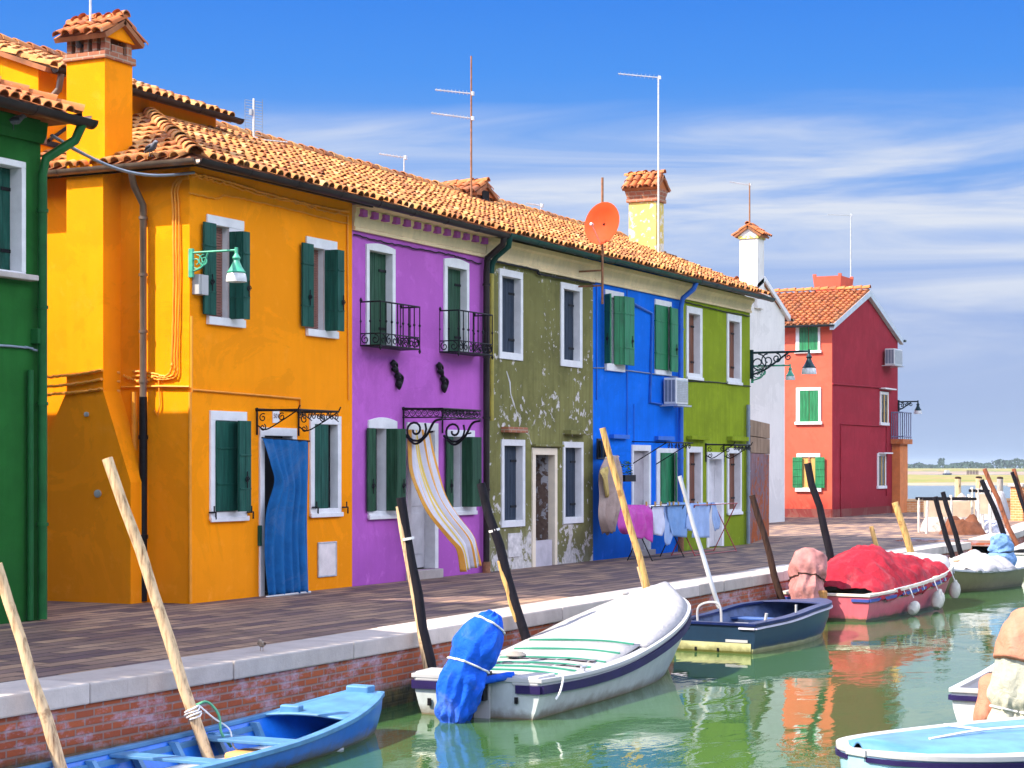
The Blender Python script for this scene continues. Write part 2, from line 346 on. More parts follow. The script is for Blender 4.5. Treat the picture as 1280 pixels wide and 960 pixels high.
M['polegold'] = wood_mat('golden_pole_wood', (.6, .36, .13), (.16, .08, .03))
M['poledark'] = wood_mat('tarred_pole', (.012, .010, .015), (.004, .004, .006))
M['polebrown'] = wood_mat('brown_pole', (.05, .025, .018), (.015, .01, .01))
M['polerust'] = wood_mat('reddish_pole', (.3, .1, .05), (.08, .03, .02))
M['polegrey'] = mat('grey_pole', (.55, .56, .58), .5, .2, var=.3, stretch=(1, 1, .3))

# ------------------------------------------------------------------ mesh helpers
class MB:
    def __init__(s): s.v, s.f, s.m, s.t, s.cm, s.ct = [], [], [], [], 0, .5
    def add(s, pts):
        b = len(s.v); s.v.extend([tuple(p) for p in pts]); return b
    def face(s, idx): s.f.append(tuple(idx)); s.m.append(s.cm); s.t.append(s.ct)
    def poly(s, pts): b = s.add(pts); s.face(range(b, b+len(pts)))
    def box(s, x0, x1, y0, y1, z0, z1):
        s.hexa([(x0,y0,z0),(x1,y0,z0),(x1,y1,z0),(x0,y1,z0)], [(x0,y0,z1),(x1,y0,z1),(x1,y1,z1),(x0,y1,z1)])
    def hexa(s, lo, hi):
        b = s.add(list(lo)+list(hi)); n = len(lo)
        s.face([b+i for i in range(n)][::-1]); s.face([b+n+i for i in range(n)])
        for i in range(n): j = (i+1) % n; s.face((b+i, b+j, b+n+j, b+n+i))
    def panel(s, p0, p1, z0, z1, th=.035):          # a board standing on the plan segment p0-p1
        a, b = Vector((*p0, 0)), Vector((*p1, 0)); d = (b-a).normalized(); n = Vector((-d.y, d.x, 0))*th/2
        q = [a-n, b-n, b+n, a+n]
        s.hexa([(k.x, k.y, z0) for k in q], [(k.x, k.y, z1) for k in q])
    def tube(s, pts, r, n=7, r1=None, cap=True):
        pts = [Vector(p) for p in pts]; rings = []; L = len(pts)
        up = None
        for i, p in enumerate(pts):
            d = (pts[min(i+1, L-1)]-pts[max(i-1, 0)]).normalized()
            if up is None: up = Vector((0, 0, 1)) if abs(d.z) < .9 else Vector((1, 0, 0))
            a = d.cross(up).normalized(); b = a.cross(d).normalized(); up = b
            rr = (r[i] if isinstance(r, (list, tuple)) else (r if r1 is None else r+(r1-r)*i/max(1, L-1)))
            rings.append([p+a*rr*math.cos(2*math.pi*k/n)+b*rr*math.sin(2*math.pi*k/n) for k in range(n)])
        s.loft(rings, cap)
    def loft(s, rings, cap=True, closed=True):
        n = len(rings[0]); b0 = s.add(rings[0]); b = b0
        for rg in rings[1:]:
            c = s.add(rg)
            for k in range(n if closed else n-1): j = (k+1) % n; s.face((b+k, b+j, c+j, c+k))
            b = c
        if cap: s.face([b0+k for k in range(n)][::-1]); s.face([b+k for k in range(n)])
    def lathe(s, prof, c=(0, 0, 0), n=14, tilt=None):
        c = Vector(c); q = tilt or Matrix.Identity(3)
        s.loft([[c+q@Vector((r*math.cos(2*math.pi*k/n), r*math.sin(2*math.pi*k/n), z)) for k in range(n)] for r, z in prof])
    def grid(s, fn, nu, nv, mf=None):
        b = s.add([fn(i/nu, j/nv) for j in range(nv+1) for i in range(nu+1)])
        for j in range(nv):
            for i in range(nu):
                if mf: s.cm = mf((i+.5)/nu, (j+.5)/nv)
                k = b+j*(nu+1)+i; s.face((k, k+1, k+nu+2, k+nu+1))
    def prism(s, poly, plane, lo, hi):               # extrude a 2D outline along the missing axis
        f = {'xz': lambda p, h: (p[0], h, p[1]), 'yz': lambda p, h: (h, p[0], p[1]), 'xy': lambda p, h: (p[0], p[1], h)}[plane]
        s.hexa([f(p, lo) for p in poly], [f(p, hi) for p in poly])
    def build(s, name, mats, parent=None, smooth=None, bevel=0, solid=0, sub=0, loc=None):
        me = bpy.data.meshes.new(name); me.from_pydata(s.v, [], s.f)
        if not isinstance(mats, (list, tuple)): mats = [mats]
        for m in mats: me.materials.append(m)
        me.polygons.foreach_set('material_index', [min(k, len(mats)-1) for k in s.m])
        a = me.attributes.new('tint', 'FLOAT', 'FACE'); a.data.foreach_set('value', s.t)
        bm = bmesh.new(); bm.from_mesh(me); bmesh.ops.recalc_face_normals(bm, faces=bm.faces); bm.to_mesh(me); bm.free()
        if smooth is not None:
            me.polygons.foreach_set('use_smooth', [True]*len(me.polygons))
            me.set_sharp_from_angle(angle=R(smooth))
        me.update()
        o = bpy.data.objects.new(name, me); S.collection.objects.link(o)
        if parent: o.parent = parent
        if loc is not None: o.location = loc
        if bevel:
            md = o.modifiers.new('bevel', 'BEVEL'); md.width = bevel; md.segments = 2; md.limit_method = 'ANGLE'; md.angle_limit = R(35)
        if solid:
            md = o.modifiers.new('thickness', 'SOLIDIFY'); md.thickness = solid; md.offset = 0
        if sub:
            md = o.modifiers.new('smooth', 'SUBSURF'); md.levels = sub; md.render_levels = sub
        return o
def tag(o, label, cat, group=None, kind=None):
    if label: o['label'] = label
    if cat: o['category'] = cat
    if group: o['group'] = group
    if kind: o['kind'] = kind
    return o
def empty(name, loc, label, cat, group=None, rz=0):
    o = bpy.data.objects.new(name, None); S.collection.objects.link(o); o.location = loc; o.rotation_euler = (0, 0, rz)
    o.empty_display_size = .2
    return tag(o, label, cat, group)
def structure(o): o['kind'] = 'structure'; return o
def spiral(c, ax, ay, r0, r1, turns, a0=0, n=22):
    c, ax, ay = Vector(c), Vector(ax), Vector(ay)
    return [c+(ax*math.cos(a0+2*math.pi*turns*i/n)+ay*math.sin(a0+2*math.pi*turns*i/n))*(r0+(r1-r0)*i/n) for i in range(n+1)]
def catmull(pts, n=8):
    pts = [Vector(p) for p in pts]; P = [pts[0]*2-pts[1]]+pts+[pts[-1]*2-pts[-2]]; out = []
    for i in range(1, len(P)-2):
        p0, p1, p2, p3 = P[i-1:i+3]
        for k in range(n):
            t = k/n
            out.append(.5*((2*p1)+(p2-p0)*t+(2*p0-5*p1+4*p2-p3)*t*t+(3*p1-p0-3*p2+p3)*t**3))
    out.append(pts[-1]); return out
# ------------------------------------------------------------------ setting: water, pavement, quay
mb = MB()
mb.poly([(-60, -400, ZW), (4000, -3000, ZW), (4000, 3400, ZW), (-60, 400, ZW)])
structure(mb.build('canal_water', M['water']))
QV = [(-24, 5.1), (-10, 5.1), (-5, 5.17), (0, 5.06), (6, 4.88), (14, 4.74), (26.6, 4.70)]      # front edge of the quay (distance before the fronts)
def qv(u):
    for (a, b), (c, d) in zip(QV, QV[1:]):
        if u <= c: return b+(d-b)*(u-a)/(c-a)
    return QV[-1][1]
QV2 = [(28.6, 4.85), (36.4, 4.0), (46, 2.75), (56, 1.75), (66, .9)]
CW = .70
mb = MB()
land = [(u, -(v-CW), 0) for u, v in QV]+[(26.6, -2.6, 0), (28.6, -2.6, 0)]+[(u, -(v-CW), 0) for u, v in QV2]+[(66, 40, 0), (-24, 40, 0)]
mb.poly(land)
structure(mb.build('pavement', M['paving']))
def quay(name, line, label, ends=True):
    q = empty(name, (line[0][0], 0, 0), label, 'quay wall'); X0 = line[0][0]
    cu, br = MB(), MB(); u = line[0][0]
    def v_at(u):
        for (a, b), (c, d) in zip(line, line[1:]):
            if u <= c+1e-6: return b+(d-b)*(u-a)/(c-a)
        return line[-1][1]
    rnd = random.Random(3)
    while u < line[-1][0]-.05:
        w = min(rnd.uniform(1.1, 2.3), line[-1][0]-u)
        if line[-1][0]-(u+w) < .5: w = line[-1][0]-u
        a, b = u+.006-X0, u+w-.006-X0; va, vb = v_at(u), v_at(u+w); dz = rnd.uniform(-.004, .006); dy = rnd.uniform(-.008, .008); cu.ct = rnd.random()
        lo = [(a, -va-dy, -.175), (b, -vb-dy, -.175), (b, -vb+CW, -.175), (a, -va+CW, -.175)]
        cu.hexa(lo, [(x, y, .012+dz) for x, y, z in lo]); u += w
    for (a, va), (b, vb) in zip(line, line[1:]):
        br.hexa([(a-X0, -va+.05, -2), (b-X0, -vb+.05, -2), (b-X0, -vb+.6, -2), (a-X0, -va+.6, -2)], [(a-X0, -va+.05, -.172), (b-X0, -vb+.05, -.172), (b-X0, -vb+.6, -.172), (a-X0, -va+.6, -.172)])
    br.build('brick_face', M['quaybrick'], q)
    cu.build('coping_stones', M['curb'], q, bevel=.018)
    return q
quay('quay_wall', QV, 'brick quay wall with pale stone coping along the whole row of houses')
q2 = quay('quay_wall', QV2, 'sunlit far stretch of quay wall past the water steps')
# recess with landing between the two stretches
st = empty('water_steps', (26.6, -2.6, 0), 'stone landing steps cut into the quay between its two stretches', 'steps')
mb = MB()
for i in range(4): mb.box(.01, 1.99, -2.0+i*.5, -1.5+i*.5+.01, -1.6, -.62+i*.16)
mb.build('stone_steps', M['curb'], st, bevel=.01)
mb = MB(); mb.box(-.02, .0, -2.04, .02, -2, -.02); mb.box(2.0, 2.02, -2.2, .02, -2, -.02); mb.box(0, 2, 0, .05, -2, -.01); mb.build('side_wall', M['quaybrick'], st)

# ------------------------------------------------------------------ roofs
def inside(p, poly):
    x, y = p; c = False
    for i in range(len(poly)):
        (x1, y1), (x2, y2) = poly[i], poly[i-1]
        if (y1 > y) != (y2 > y) and x < (x2-x1)*(y-y1)/(y2-y1)+x1: c = not c
    return c
def cover(mb, p, ea, eb, nn, r0=.088, r1=.07, L=.42, lift=.035, segs=6):
    """one half-round clay tile"""
    mb.ct = random.betavariate(2.2, 2.0)
    rg = []
    for r, b, h in ((r0, 0, lift), (r1, L, 0)):
        rg.append([p+eb*b+ea*(r*math.cos(math.pi*k/segs))+nn*(h+r*.95*math.sin(math.pi*k/segs)) for k in range(segs+1)])
    t = .016                                         # clay thickness shown at the open end
    inner = [p+ea*((r0-t)*math.cos(math.pi*k/segs))+nn*(lift+(r0-t)*.95*math.sin(math.pi*k/segs)) for k in range(segs+1)]
    mb.loft([inner, rg[0], rg[1]], cap=False, closed=False)
def slope(mb, O, ea, eb, poly, sp=.2, course=.335):
    """lay a roof slope: channel bed and rows of half-round tiles.  poly is given in (along the eave, up the slope)"""
    O, ea, eb = Vector(O), Vector(ea).normalized(), Vector(eb).normalized(); nn = ea.cross(eb)
    if nn.z < 0: nn = -nn
    mb.cm = 1; mb.ct = .3
    top = [O+ea*a+eb*b for a, b in poly]; mb.hexa([p-nn*.07 for p in top], top)
    mb.cm = 0
    amin, amax = min(a for a, b in poly), max(a for a, b in poly); bmax = max(b for a, b in poly)
    na = int((amax-amin)/sp); sp2 = (amax-amin)/na
    for i in range(na):
        a = amin+(i+.5)*sp2; j = 0
        wob = random.uniform(-.012, .012)
        while j*course < bmax:
            b = j*course-.05+random.uniform(-.022, .022)
            if inside((a, max(.02, b+course*.55)), poly):
                jj = random.uniform(-.012, .012)
                cover(mb, O+ea*(a+jj+wob)+eb*b+nn*random.uniform(-.004, .012), (ea+eb*random.uniform(-.05, .05)).normalized(), (eb+ea*random.uniform(-.05, .05)).normalized(), nn)
            j += 1
def ridge(mb, p0, p1, r=.12, up=None, step=.34):
    p0, p1 = Vector(p0), Vector(p1); d = p1-p0; L = d.length; eb = d.normalized(); ea = eb.cross(Vector((0, 0, 1))).normalized(); nn = ea.cross(eb)
    if nn.z < 0: nn = -nn
    mb.cm = 0; n = max(1, int(L/step))
    for i in range(n): cover(mb, p0+eb*(L*i/n)+nn*random.uniform(-.01, .01), ea, eb, nn, r, r*.85, L/n+.07, .03)
def gutter(name, pts, m, parent, r=.075):
    """half-round gutter following pts, with lapped joints and brackets"""
    mb = MB()
    for a, b in zip(pts, pts[1:]):
        a, b = Vector(a), Vector(b); d = (b-a).normalized(); s = d.cross(Vector((0, 0, 1))).normalized()
        def ring(p, rr): return [p+s*rr*math.cos(math.pi+math.pi*k/8)+Vector((0, 0, 1))*rr*math.sin(math.pi+math.pi*k/8) for k in range(9)]
        def full(p, rr): return ring(p, rr)+ring(p, rr-.008)[::-1]
        mb.loft([full(a, r), full(b, r)])
        L = (b-a).length; n = max(1, int(L/1.0))
        for i in range(n+1):
            c = a+d*min(L-.03, max(.03, L*i/n)); mb.loft([full(c-d*.02, r+.006), full(c+d*.02, r+.006)])
    return mb.build(name, m, parent, smooth=40)

# ------------------------------------------------------------------ house helpers
def front(mb, w, h, holes, y=0., x0=0.):
    xs = sorted({x0, x0+w, *[k for a, b, c, d in holes for k in (a, b)]}); zs = sorted({0., h, *[k for a, b, c, d in holes for k in (c, d)]})
    for xa, xb in zip(xs, xs[1:]):
        for za, zb in zip(zs, zs[1:]):
            cx, cz = (xa+xb)/2, (za+zb)/2
            if any(a < cx < b and c < cz < d for a, b, c, d in holes): continue
            mb.poly([(xa, y, za), (xb, y, za), (xb, y, zb), (xa, y, zb)])
class House:
    def __init__(s, name, label, u0, u1, depth, h, wall):
        s.root = empty(name, (u0, 0, 0), label, 'house'); s.u0, s.u1, s.w, s.depth, s.h, s.wall = u0, u1, u1-u0, depth, h, wall; s.holes = []
    def x(s, px, v=0.): return fu(px, v)-s.u0
    def finish(s, gable=None, inset=.006):
        mb = MB(); front(mb, s.w, s.h, s.holes); w, d, h = s.w, s.depth, s.h
        for xx in (inset, w-inset):
            p = [(xx, 0, 0), (xx, d, 0), (xx, d, h)]
            if gable: p.append((xx, gable[0], gable[1]))
            p.append((xx, 0, h)); mb.poly(p)
        mb.poly([(inset, d, 0), (w-inset, d, 0), (w-inset, d, h), (inset, d, h)])
        s.wallobj = mb.build('wall', s.wall, s.root); return s.wallobj
def opening(H, ol, orr, top, bot, outer=None, otop=None, obot=None, depth=.14, frame='white', arch=0., proud=.03, name='window', lintel_only=False, back=.0, backmat='dark', sill=None):
    """a window or door: opening edges in ol/orr (pixel columns surveyed on the house front), top/bot as surveyed points;
    the frame is a set of deep boards that also make the reveals"""
    x0, x1 = H.x(ol), H.x(orr); z1, z0 = fz(*top), (fz(*bot) if isinstance(bot, tuple) else bot)
    X0, X1 = (H.x(outer[0]), H.x(outer[1])) if outer else (x0-.1, x1+.1)
    Z1 = fz(*otop) if otop else z1+.12
    Z0 = (fz(*obot) if isinstance(obot, tuple) else obot) if obot is not None else z0-.12
    H.holes.append((x0, x1, z0, z1))
    mb = MB(); e = .002
    yb = depth
    if lintel_only:                                  # bare reveals with a head slab and a sill slab on the face
        mb.box(x0-.04, x0, .004, yb, z0-.03, z1+.03); mb.box(x1, x1+.04, .004, yb, z0-.03, z1+.03); mb.box(x0, x1, .004, yb, z1, z1+.04); mb.box(x0, x1, .004, yb, z0-.04, z0)
        mb.box(X0, X1, -proud, .0, z1, Z1); mb.box(X0, X1, -proud-.03, .0, Z0, z0)
        mb.box(x1, X1, -proud+.005, 0, z0, z1)
        if X0 < x0-.01: mb.box(X0, x0, -proud+.005, 0, z0, z1)
    else:
        mb.box(X0, x0, -proud, yb, z0, z1); mb.box(x1, X1, -proud, yb, z0, z1)
        if arch:
            n = 8; pl = [(X0, z1)]+[(X0+(X1-X0)*i/n, Z1-arch+arch*math.sin(math.pi*(.12+.76*i/n))) for i in range(n+1)]+[(X1, z1)]
            mb.prism(pl, 'xz', -proud, yb)
        else: mb.box(X0, X1, -proud, yb, z1, Z1)
        if Z0 < z0-.005: mb.box(X0, X1, -proud, yb, Z0, z0)
    w = mb.build(name, M[frame], H.root, bevel=.006)
    if sill:
        mb = MB(); mb.box(X0-sill[0], X1+sill[0], -sill[1], -proud, Z0-.02, Z0+.05); mb.build('sill', M[frame], w, bevel=.008)
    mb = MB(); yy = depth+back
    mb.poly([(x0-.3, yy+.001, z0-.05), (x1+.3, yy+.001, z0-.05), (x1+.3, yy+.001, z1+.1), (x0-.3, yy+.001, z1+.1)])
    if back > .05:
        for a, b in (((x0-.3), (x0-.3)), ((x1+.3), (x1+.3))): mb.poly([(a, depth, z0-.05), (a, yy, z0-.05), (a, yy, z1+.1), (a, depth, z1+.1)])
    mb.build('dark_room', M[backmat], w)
    return w, x0, x1, z0, z1
def boards(parent, p0, p1, z0, z1, m, name='shutter', n=None, th=.035, hinge=(), hmat='iron', batten=None, hook=None):
    """a planked leaf standing on plan segment p0-p1, with strap hinges at the given heights (0..1)"""
    mb = MB(); a, b = Vector((*p0, 0)), Vector((*p1, 0)); d = b-a; L = d.length; n = n or max(2, round(L/.13)); u = d.normalized(); nn = Vector((-u.y, u.x, 0))
    g = .004
    for i in range(n):
        q0, q1 = a+d*(i/n)+u*g/2, a+d*((i+1)/n)-u*g/2
        mb.panel(q0[:2], q1[:2], z0, z1, th)
    if batten:
        for t in batten:
            z = z0+(z1-z0)*t
            for sg in (1, -1):
                o = nn*sg*(th/2+.006); mb.panel((a+u*.01+o)[:2], (b-u*.01+o)[:2], z-.012, z+.012, .012)
    mb.cm = 1
    for t in hinge:
        z = z0+(z1-z0)*t
        for sg in (1, -1):
            o = nn*sg*(th/2+.008); mb.panel((a+d*.35+o)[:2], (b-u*.005+o)[:2], z-.022, z+.022, .012)
    if hook:                                          # espagnolette catch
        c = a+d*hook[0]; z = z0+(z1-z0)*hook[1]
        for sg in (1, -1):
            o = nn*sg*(th/2+.014)
            mb.tube(spiral(c+o+Vector((0, 0, z)), u, (0, 0, 1), .05, .02, 1.1), .009, 5)
            mb.tube([c+o+Vector((0, 0, z-.12)), c+o+Vector((0, 0, z+.12))], .009, 5)
    return mb.build(name, [M[m], M[hmat]], parent, bevel=.003)
def inset_pair(w, x0, x1, z0, z1, y, m, hinge=(.17, .83)):
    mid = (x0+x1)/2
    boards(w, (x0+.004, y), (mid-.002, y), z0+.005, z1-.005, m, hinge=())
    boards(w, (mid+.002, y), (x1-.004, y), z0+.005, z1-.005, m, hinge=hinge)
def tube_part(name, pts, r, m, parent, n=8, smooth=60, r1=None):
    mb = MB(); mb.tube(pts, r, n, r1); return mb.build(name, m, parent, smooth=smooth)
def downpipe(H_or_root, pts, r, m, clips=(), name='downpipe'):
    mb = MB(); mb.tube(pts, r, 10)
    for c in clips:
        c = Vector(c); mb.tube([c-Vector((0, 0, .02)), c+Vector((0, 0, .02))], r*1.25, 10)
    return mb.build(name, m, H_or_root, smooth=50)
def dentils(H, z0, z1, m1, n):
    mb = MB()
    for i in range(n):
        x = H.w*(i+.35)/n; mb = MB(); mb.box(x, x+H.w/n*.42, -.13, -.02, z0, z1); mb.build('dentil', m1, H.root, bevel=.005)
def cornice(H, z0, z1, out, m=None, x0=.0, x1=None):
    mb = MB(); x1 = H.w if x1 is None else x1
    prof = [(.0, z0), (-.05, z0), (-.06, z0+.05), (-.03, z0+.07), (-.05, z0+.2), (-out*.6, z1-.12), (-out, z1-.08), (-out, z1), (.0, z1)]
    mb.prism(prof, 'yz', x0+.004, x1-.004); return mb.build('cornice', m or M['cream'], H.root)

# ------------------------------------------------------------------ the orange house at the corner of the lane
EZ, RY, RZ = 6.15, 3.5, 7.74                          # eaves height, ridge distance and height of the row
sl_ = Vector((0, RY+.38, RZ-EZ)).normalized(); SL = math.hypot(RY+.38, RZ-EZ)
H = House('orange_house', 'two storey orange house on the lane corner with blue door curtain', 0, 4.35, 3.0, 6.2, M['orange']); O_ = H
def leafpx(H, w, a, va, b, vb, z0, z1, m, **k): return boards(w, (H.x(a, va), -va), (H.x(b, vb), -vb), z0, z1, m, **k)
# upper windows
for (ol, orr, tp, bt, ot, ob, oo, L, Rr, blind) in (
    (259, 285, (269, 281.5), (262, 395.5), (257.5, 267.5), (260, 405.5), (257.5, 303.5), (254.5, 269.5, (255, 277), (255, 392.5)), (285, 303, 310.5, (310.5, 399.5), (303, 289)), (270, 277)),
    (381, 404.5, (391, 309.5), (385, 411), (381.7, 295), (385, 420), (381.7, 420), (377.7, 391.3, (378, 303), (378, 407.5)), (404.5, 421, 428.5, (428.5, 414.3), (421, 312)), (391.5, 396.5))):
    w, x0, x1, z0, z1 = opening(H, ol, orr, tp, bt, oo, ot, ob, depth=.13, lintel_only=True, back=.02)
    zt, zb = fz(L[2][0], L[2][1], .06), fz(L[3][0], L[3][1], .06)
    leafpx(H, w, L[0], .06, L[1], .06, zb, zt, 'sh_dark', hook=(.6, .35), batten=(.25, .75))
    zt2, zb2 = fz(Rr[4][0], Rr[4][1], .24), fz(Rr[3][0], Rr[3][1], .24)
    boards(w, (x1-.01, -.035), (H.x(Rr[1], .24), -.24), zb2, zt2, 'sh_dark', n=2, batten=(.25, .75))
    leafpx(H, w, Rr[1], .245, Rr[2]+1, .25, zb2, zt2, 'sh_dark', n=1, hook=(.75, .35), batten=(.25, .75))
    mb = MB()
    nsl = 34
    for i in range(nsl):
        z = z0+(z1-z0)*i/nsl; mb.box(x0, x1, .10, .125, z, z+(z1-z0)/nsl*.8)
    mb.build('roller_blind', mat('pink_brown_blind', (.3, .13, .1), .7), w)
# lower windows
w, x0, x1, z0, z1 = opening(H, 268, 294, (270, 525.5), (263, 640), (261.5, 307), (261.5, 513), (263, 651), depth=.1, sill=(.02, .06))
zb, zt = fz(313, 640, .2), fz(298, 527, .2)
boards(w, (x0-.02, -.04), (x1-.01, -.05), z0+.01, z1-.01, 'sh_dark', n=2, batten=(.3, .7))
boards(w, (H.x(294), -.06), (H.x(298.5, .2), -.2), z0, z1, 'sh_dark', n=1)
leafpx(H, w, 298.5, .205, 313, .215, z0+.0, z1, 'sh_dark', n=2, hook=(.6, .35), batten=(.25, .62))
w, x0, x1, z0, z1 = opening(H, 391.7, 420.6, (391.5, 530), (389, 636), (386.5, 425), (386.5, 519), (389, 645.5), depth=.12, sill=(.02, .06))
boards(w, (x0+.004, .0), (x0+(x1-x0)*.6, .0), z0, z1, 'sh_dark', n=2)
boards(w, (x0+(x1-x0)*.62, .02), (x0+(x1-x0)*.62+.16, .11), z0, z1, 'sh_dark', n=1)
for px, py in ((262, 640.5), (309, 640), (390.5, 634), (428, 634)):
    x, z = H.x(px), fz(px, py); mb = MB(); mb.tube([(x-.09, -.06, z), (x+.07, -.06, z), (x+.07, -.06, z-.1)], .014, 5); mb.tube([(x, 0, z), (x, -.08, z), (x, -.08, z+.09)], .012, 5); mb.build('shutter_stay', M['iron'], H.root)
# door
dw, x0, x1, z0, z1 = opening(H, 329, 364, (329, 544.5), .0, (323.5, 369.5), (324, 534), .0, depth=.16, back=.5, name='door_frame')
mb = MB(); mb.box(x0, x1, .17, .21, .02, z1); mb.build('door', M['dark'], H.root)
mb = MB(); mb.box(x0-.15, x0-.1, -.05, 0, .75, 1.05); mb.build('letter_box', M['sh_dark'], H.root, bevel=.006)
# street number plate
px = H.x(340.3); pz = fz(340, 528.5); mb = MB(); mb.box(px, px+.17, -.014, -.001, pz, pz+.2); np_ = mb.build('number_plate', M['white'], H.root)
def text(body, size, loc, parent, m, rot=(R(90), 0, 0), name='number', ext=.0015):
    c = bpy.data.curves.new(name, 'FONT'); c.body = body; c.size = size; c.align_x = 'CENTER'; c.align_y = 'CENTER'; c.extrude = ext
    c.materials.append(m); o = bpy.data.objects.new('lettering', c); S.collection.objects.link(o)
    me = bpy.data.meshes.new_from_object(o.evaluated_get(bpy.context.evaluated_depsgraph_get())); bpy.data.objects.remove(o)
    o = bpy.data.objects.new(name, me); S.collection.objects.link(o); o.location = loc; o.rotation_euler = rot; o.parent = parent; return o
text('501', .1, (px+.085, -.0165, pz+.1), np_, mat('dark_red_paint', (.1, .03, .05)))
# meter cupboard and wall conduits
mb = MB(); a, b = H.x(397.5), H.x(418.5); zb, zt = fz(397, 720), fz(397, 680); mb.box(a, b, -.02, -.001, zb, zt); mb.cm = 1
mb.box(a-.025, a, -.026, -.001, zb-.025, zt+.025); mb.box(b, b+.025, -.026, -.001, zb-.025, zt+.025); mb.box(a, b, -.026, -.001, zt, zt+.025); mb.box(a, b, -.026, -.001, zb-.025, zb)
mb.build('meter_cupboard', [mat('meter_door', (.72, .64, .62), .5, var=.2), M['galv']], H.root, bevel=.004)
def cp(px, py, v=.02): return Vector((H.x(px, v), -v, fz(px, py, v)))
mb = MB()
mb.tube([cp(240, 487), cp(300, 492), cp(375, 498.5), cp(375.5, 521)], .018, 6)
mb.tube([cp(237.5, 490), cp(237.5, 600), cp(238, 752)], .026, 6); mb.tube([cp(239.5, 395), cp(239.5, 490)], .02, 6)
def wavy(pts, amp, r, n=40, seed=0):
    rr = random.Random(seed); base = catmull(pts, max(2, n//max(1, len(pts)-1)))
    return base if amp == 0 else [p+Vector((rr.uniform(-1, 1), 0, rr.uniform(-1, 1)))*amp for p in base]
mb.tube(wavy([cp(236, 216), cp(275, 224), cp(330, 241), (cp(390, 256)), cp(436, 265)], .012, .02, 60, 1), .02, 6)
mb.tube(wavy([cp(240, 219), cp(275, 228), cp(330, 244), (cp(390, 259)), cp(436, 270)], .02, .02, 60, 4), .014, 6)
mb.tube(wavy([cp(236, 241), cp(270, 248), cp(285, 245), cp(330, 254), cp(436, 280)], .008, .02, 60, 2), .012, 6)
mb.tube([cp(434.5, 268), cp(434.5, 300), cp(436, 500)], .014, 6)
mb.build('front_conduit', M['conduit'], H.root, smooth=60)
def sp_(px, py, out=.03): v = sv(px, -out); return Vector((-out, -v, sz(px, py, -out)))
mb = MB()
for k, (dx, dy, r) in enumerate(((0, 0, .017), (3.5, 1, .015), (7, -2, .012))):
    mb.tube(wavy([sp_(236, 222+dy), sp_(222+dx, 224+dy), sp_(215+dx, 238), sp_(216+dx, 260), sp_(217+dx, 350), sp_(215+dx, 440), sp_(214+dx, 462+dx), sp_(206, 470+2*k), sp_(188, 466+4*k), sp_(166, 464+6*k)], .006, .02, 90, k), r, 6)
mb.tube(wavy([sp_(155, 470), sp_(165, 474), sp_(180, 478), sp_(192, 471)], .02, .02, 40, 9), .016, 6)
mb.tube([sp_(237, 483.5), sp_(200, 483), sp_(152, 484)], .02, 6); mb.tube([sp_(198, 470), sp_(200, 505), sp_(197, 520), sp_(193, 513)], .012, 6)
for k, (ya, yb) in enumerate(((470, 463), (482, 474), (492, 486))):
    mb.tube(wavy([sp_(127, yb, .42), sp_(100, (ya+yb)/2+1, .42), sp_(75, ya, .42), sp_(50, ya+2, .42)], .008, .02, 40, 20+k), .022, 6)
    mb.tube([sp_(128, yb, .41), sp_(128, yb, .2), sp_(150, yb+3, .04)], .02, 6)
mb.tube([sp_(168, 490), sp_(168, 620), sp_(168, 752)], .05, 8)
mb.build('lane_conduit', M['conduit'], H.root, smooth=60)
c = sp_(109, 518, .40); c2 = sp_(123, 617, .40)
for q, rr in ((c, .035), (c2, .055)): mb = MB(); mb.lathe([(rr, 0), (rr, .03), (rr*.6, .035)], q, 14, Matrix.Rotation(R(-90), 3, 'Y')); mb.build('wall_vent', M['galv'], H.root)
# downpipe on the lane side
yv = -sv(179, -.09)
mb = MB(); mb.tube([(-.42, yv-.05, 6.0), (-.3, yv, 5.85), (-.09, yv, 5.6), (-.09, yv, 2.9)], .05, 10)
for z in (5.4, 4.6, 3.8, 3.1): mb.tube([(-.09, yv, z), (-.09, yv, z+.04)], .062, 10)
mb.cm = 1; mb.tube([(-.09, yv, 2.9), (-.09, yv, .02)], .056, 10); mb.tube([(-.09, yv, 2.3), (-.09, yv, 2.36)], .07, 10); mb.tube([(-.09, yv, .9), (-.09, yv, .96)], .07, 10)
mb.build('downpipe', [M['pipebrown'], M['iron']], H.root, smooth=50)
# walls and lane-side chimney breast
mb = MB(); front(mb, 4.35, 6.2, H.holes)
mb.poly([(0, 0, 0), (0, 7.5, 0), (0, 7.5, 6.2), (0, 0, 6.2)]); mb.poly([(4.344, 0, 0), (4.344, 7.5, 0), (4.344, 7.5, 6.2), (4.344, 0, 6.2)]); mb.poly([(0, 7.5, 0), (4.34, 7.5, 0), (4.34, 7.5, 6.2), (0, 7.5, 6.2)])
mb.build('wall', M['orange'], H.root)
mb = MB(); mb.prism([(.72, 0), (.72, 1.7), (1.2, 2.98), (1.2, 6.12), (1.85, 6.12), (1.85, 2.98), (2.45, 1.9), (2.45, 0)], 'yz', -.39, .02)
cb = mb.build('chimney_breast', M['orange'], H.root)
mb = MB(); mb.box(-.39, .23, 1.17, 1.85, 6.12, 7.66); ch = mb.build('chimney', M['orange'], H.root)
mb = MB(); mb.box(-.43, .27, 1.13, 1.89, 7.66, 7.76); mb.build('brick_collar', M['chimbrick'], ch, bevel=.008)
mb = MB()
for i in range(5):
    y = 1.17+i*.15
    for x in (-.38, .10): mb.box(x, x+.12, y, y+.085, 7.76, 7.98)
mb.box(-.2, .06, 1.2, 1.8, 7.76, 7.9)
mb.build('brick_grating', M['chimbrick'], ch, bevel=.005)
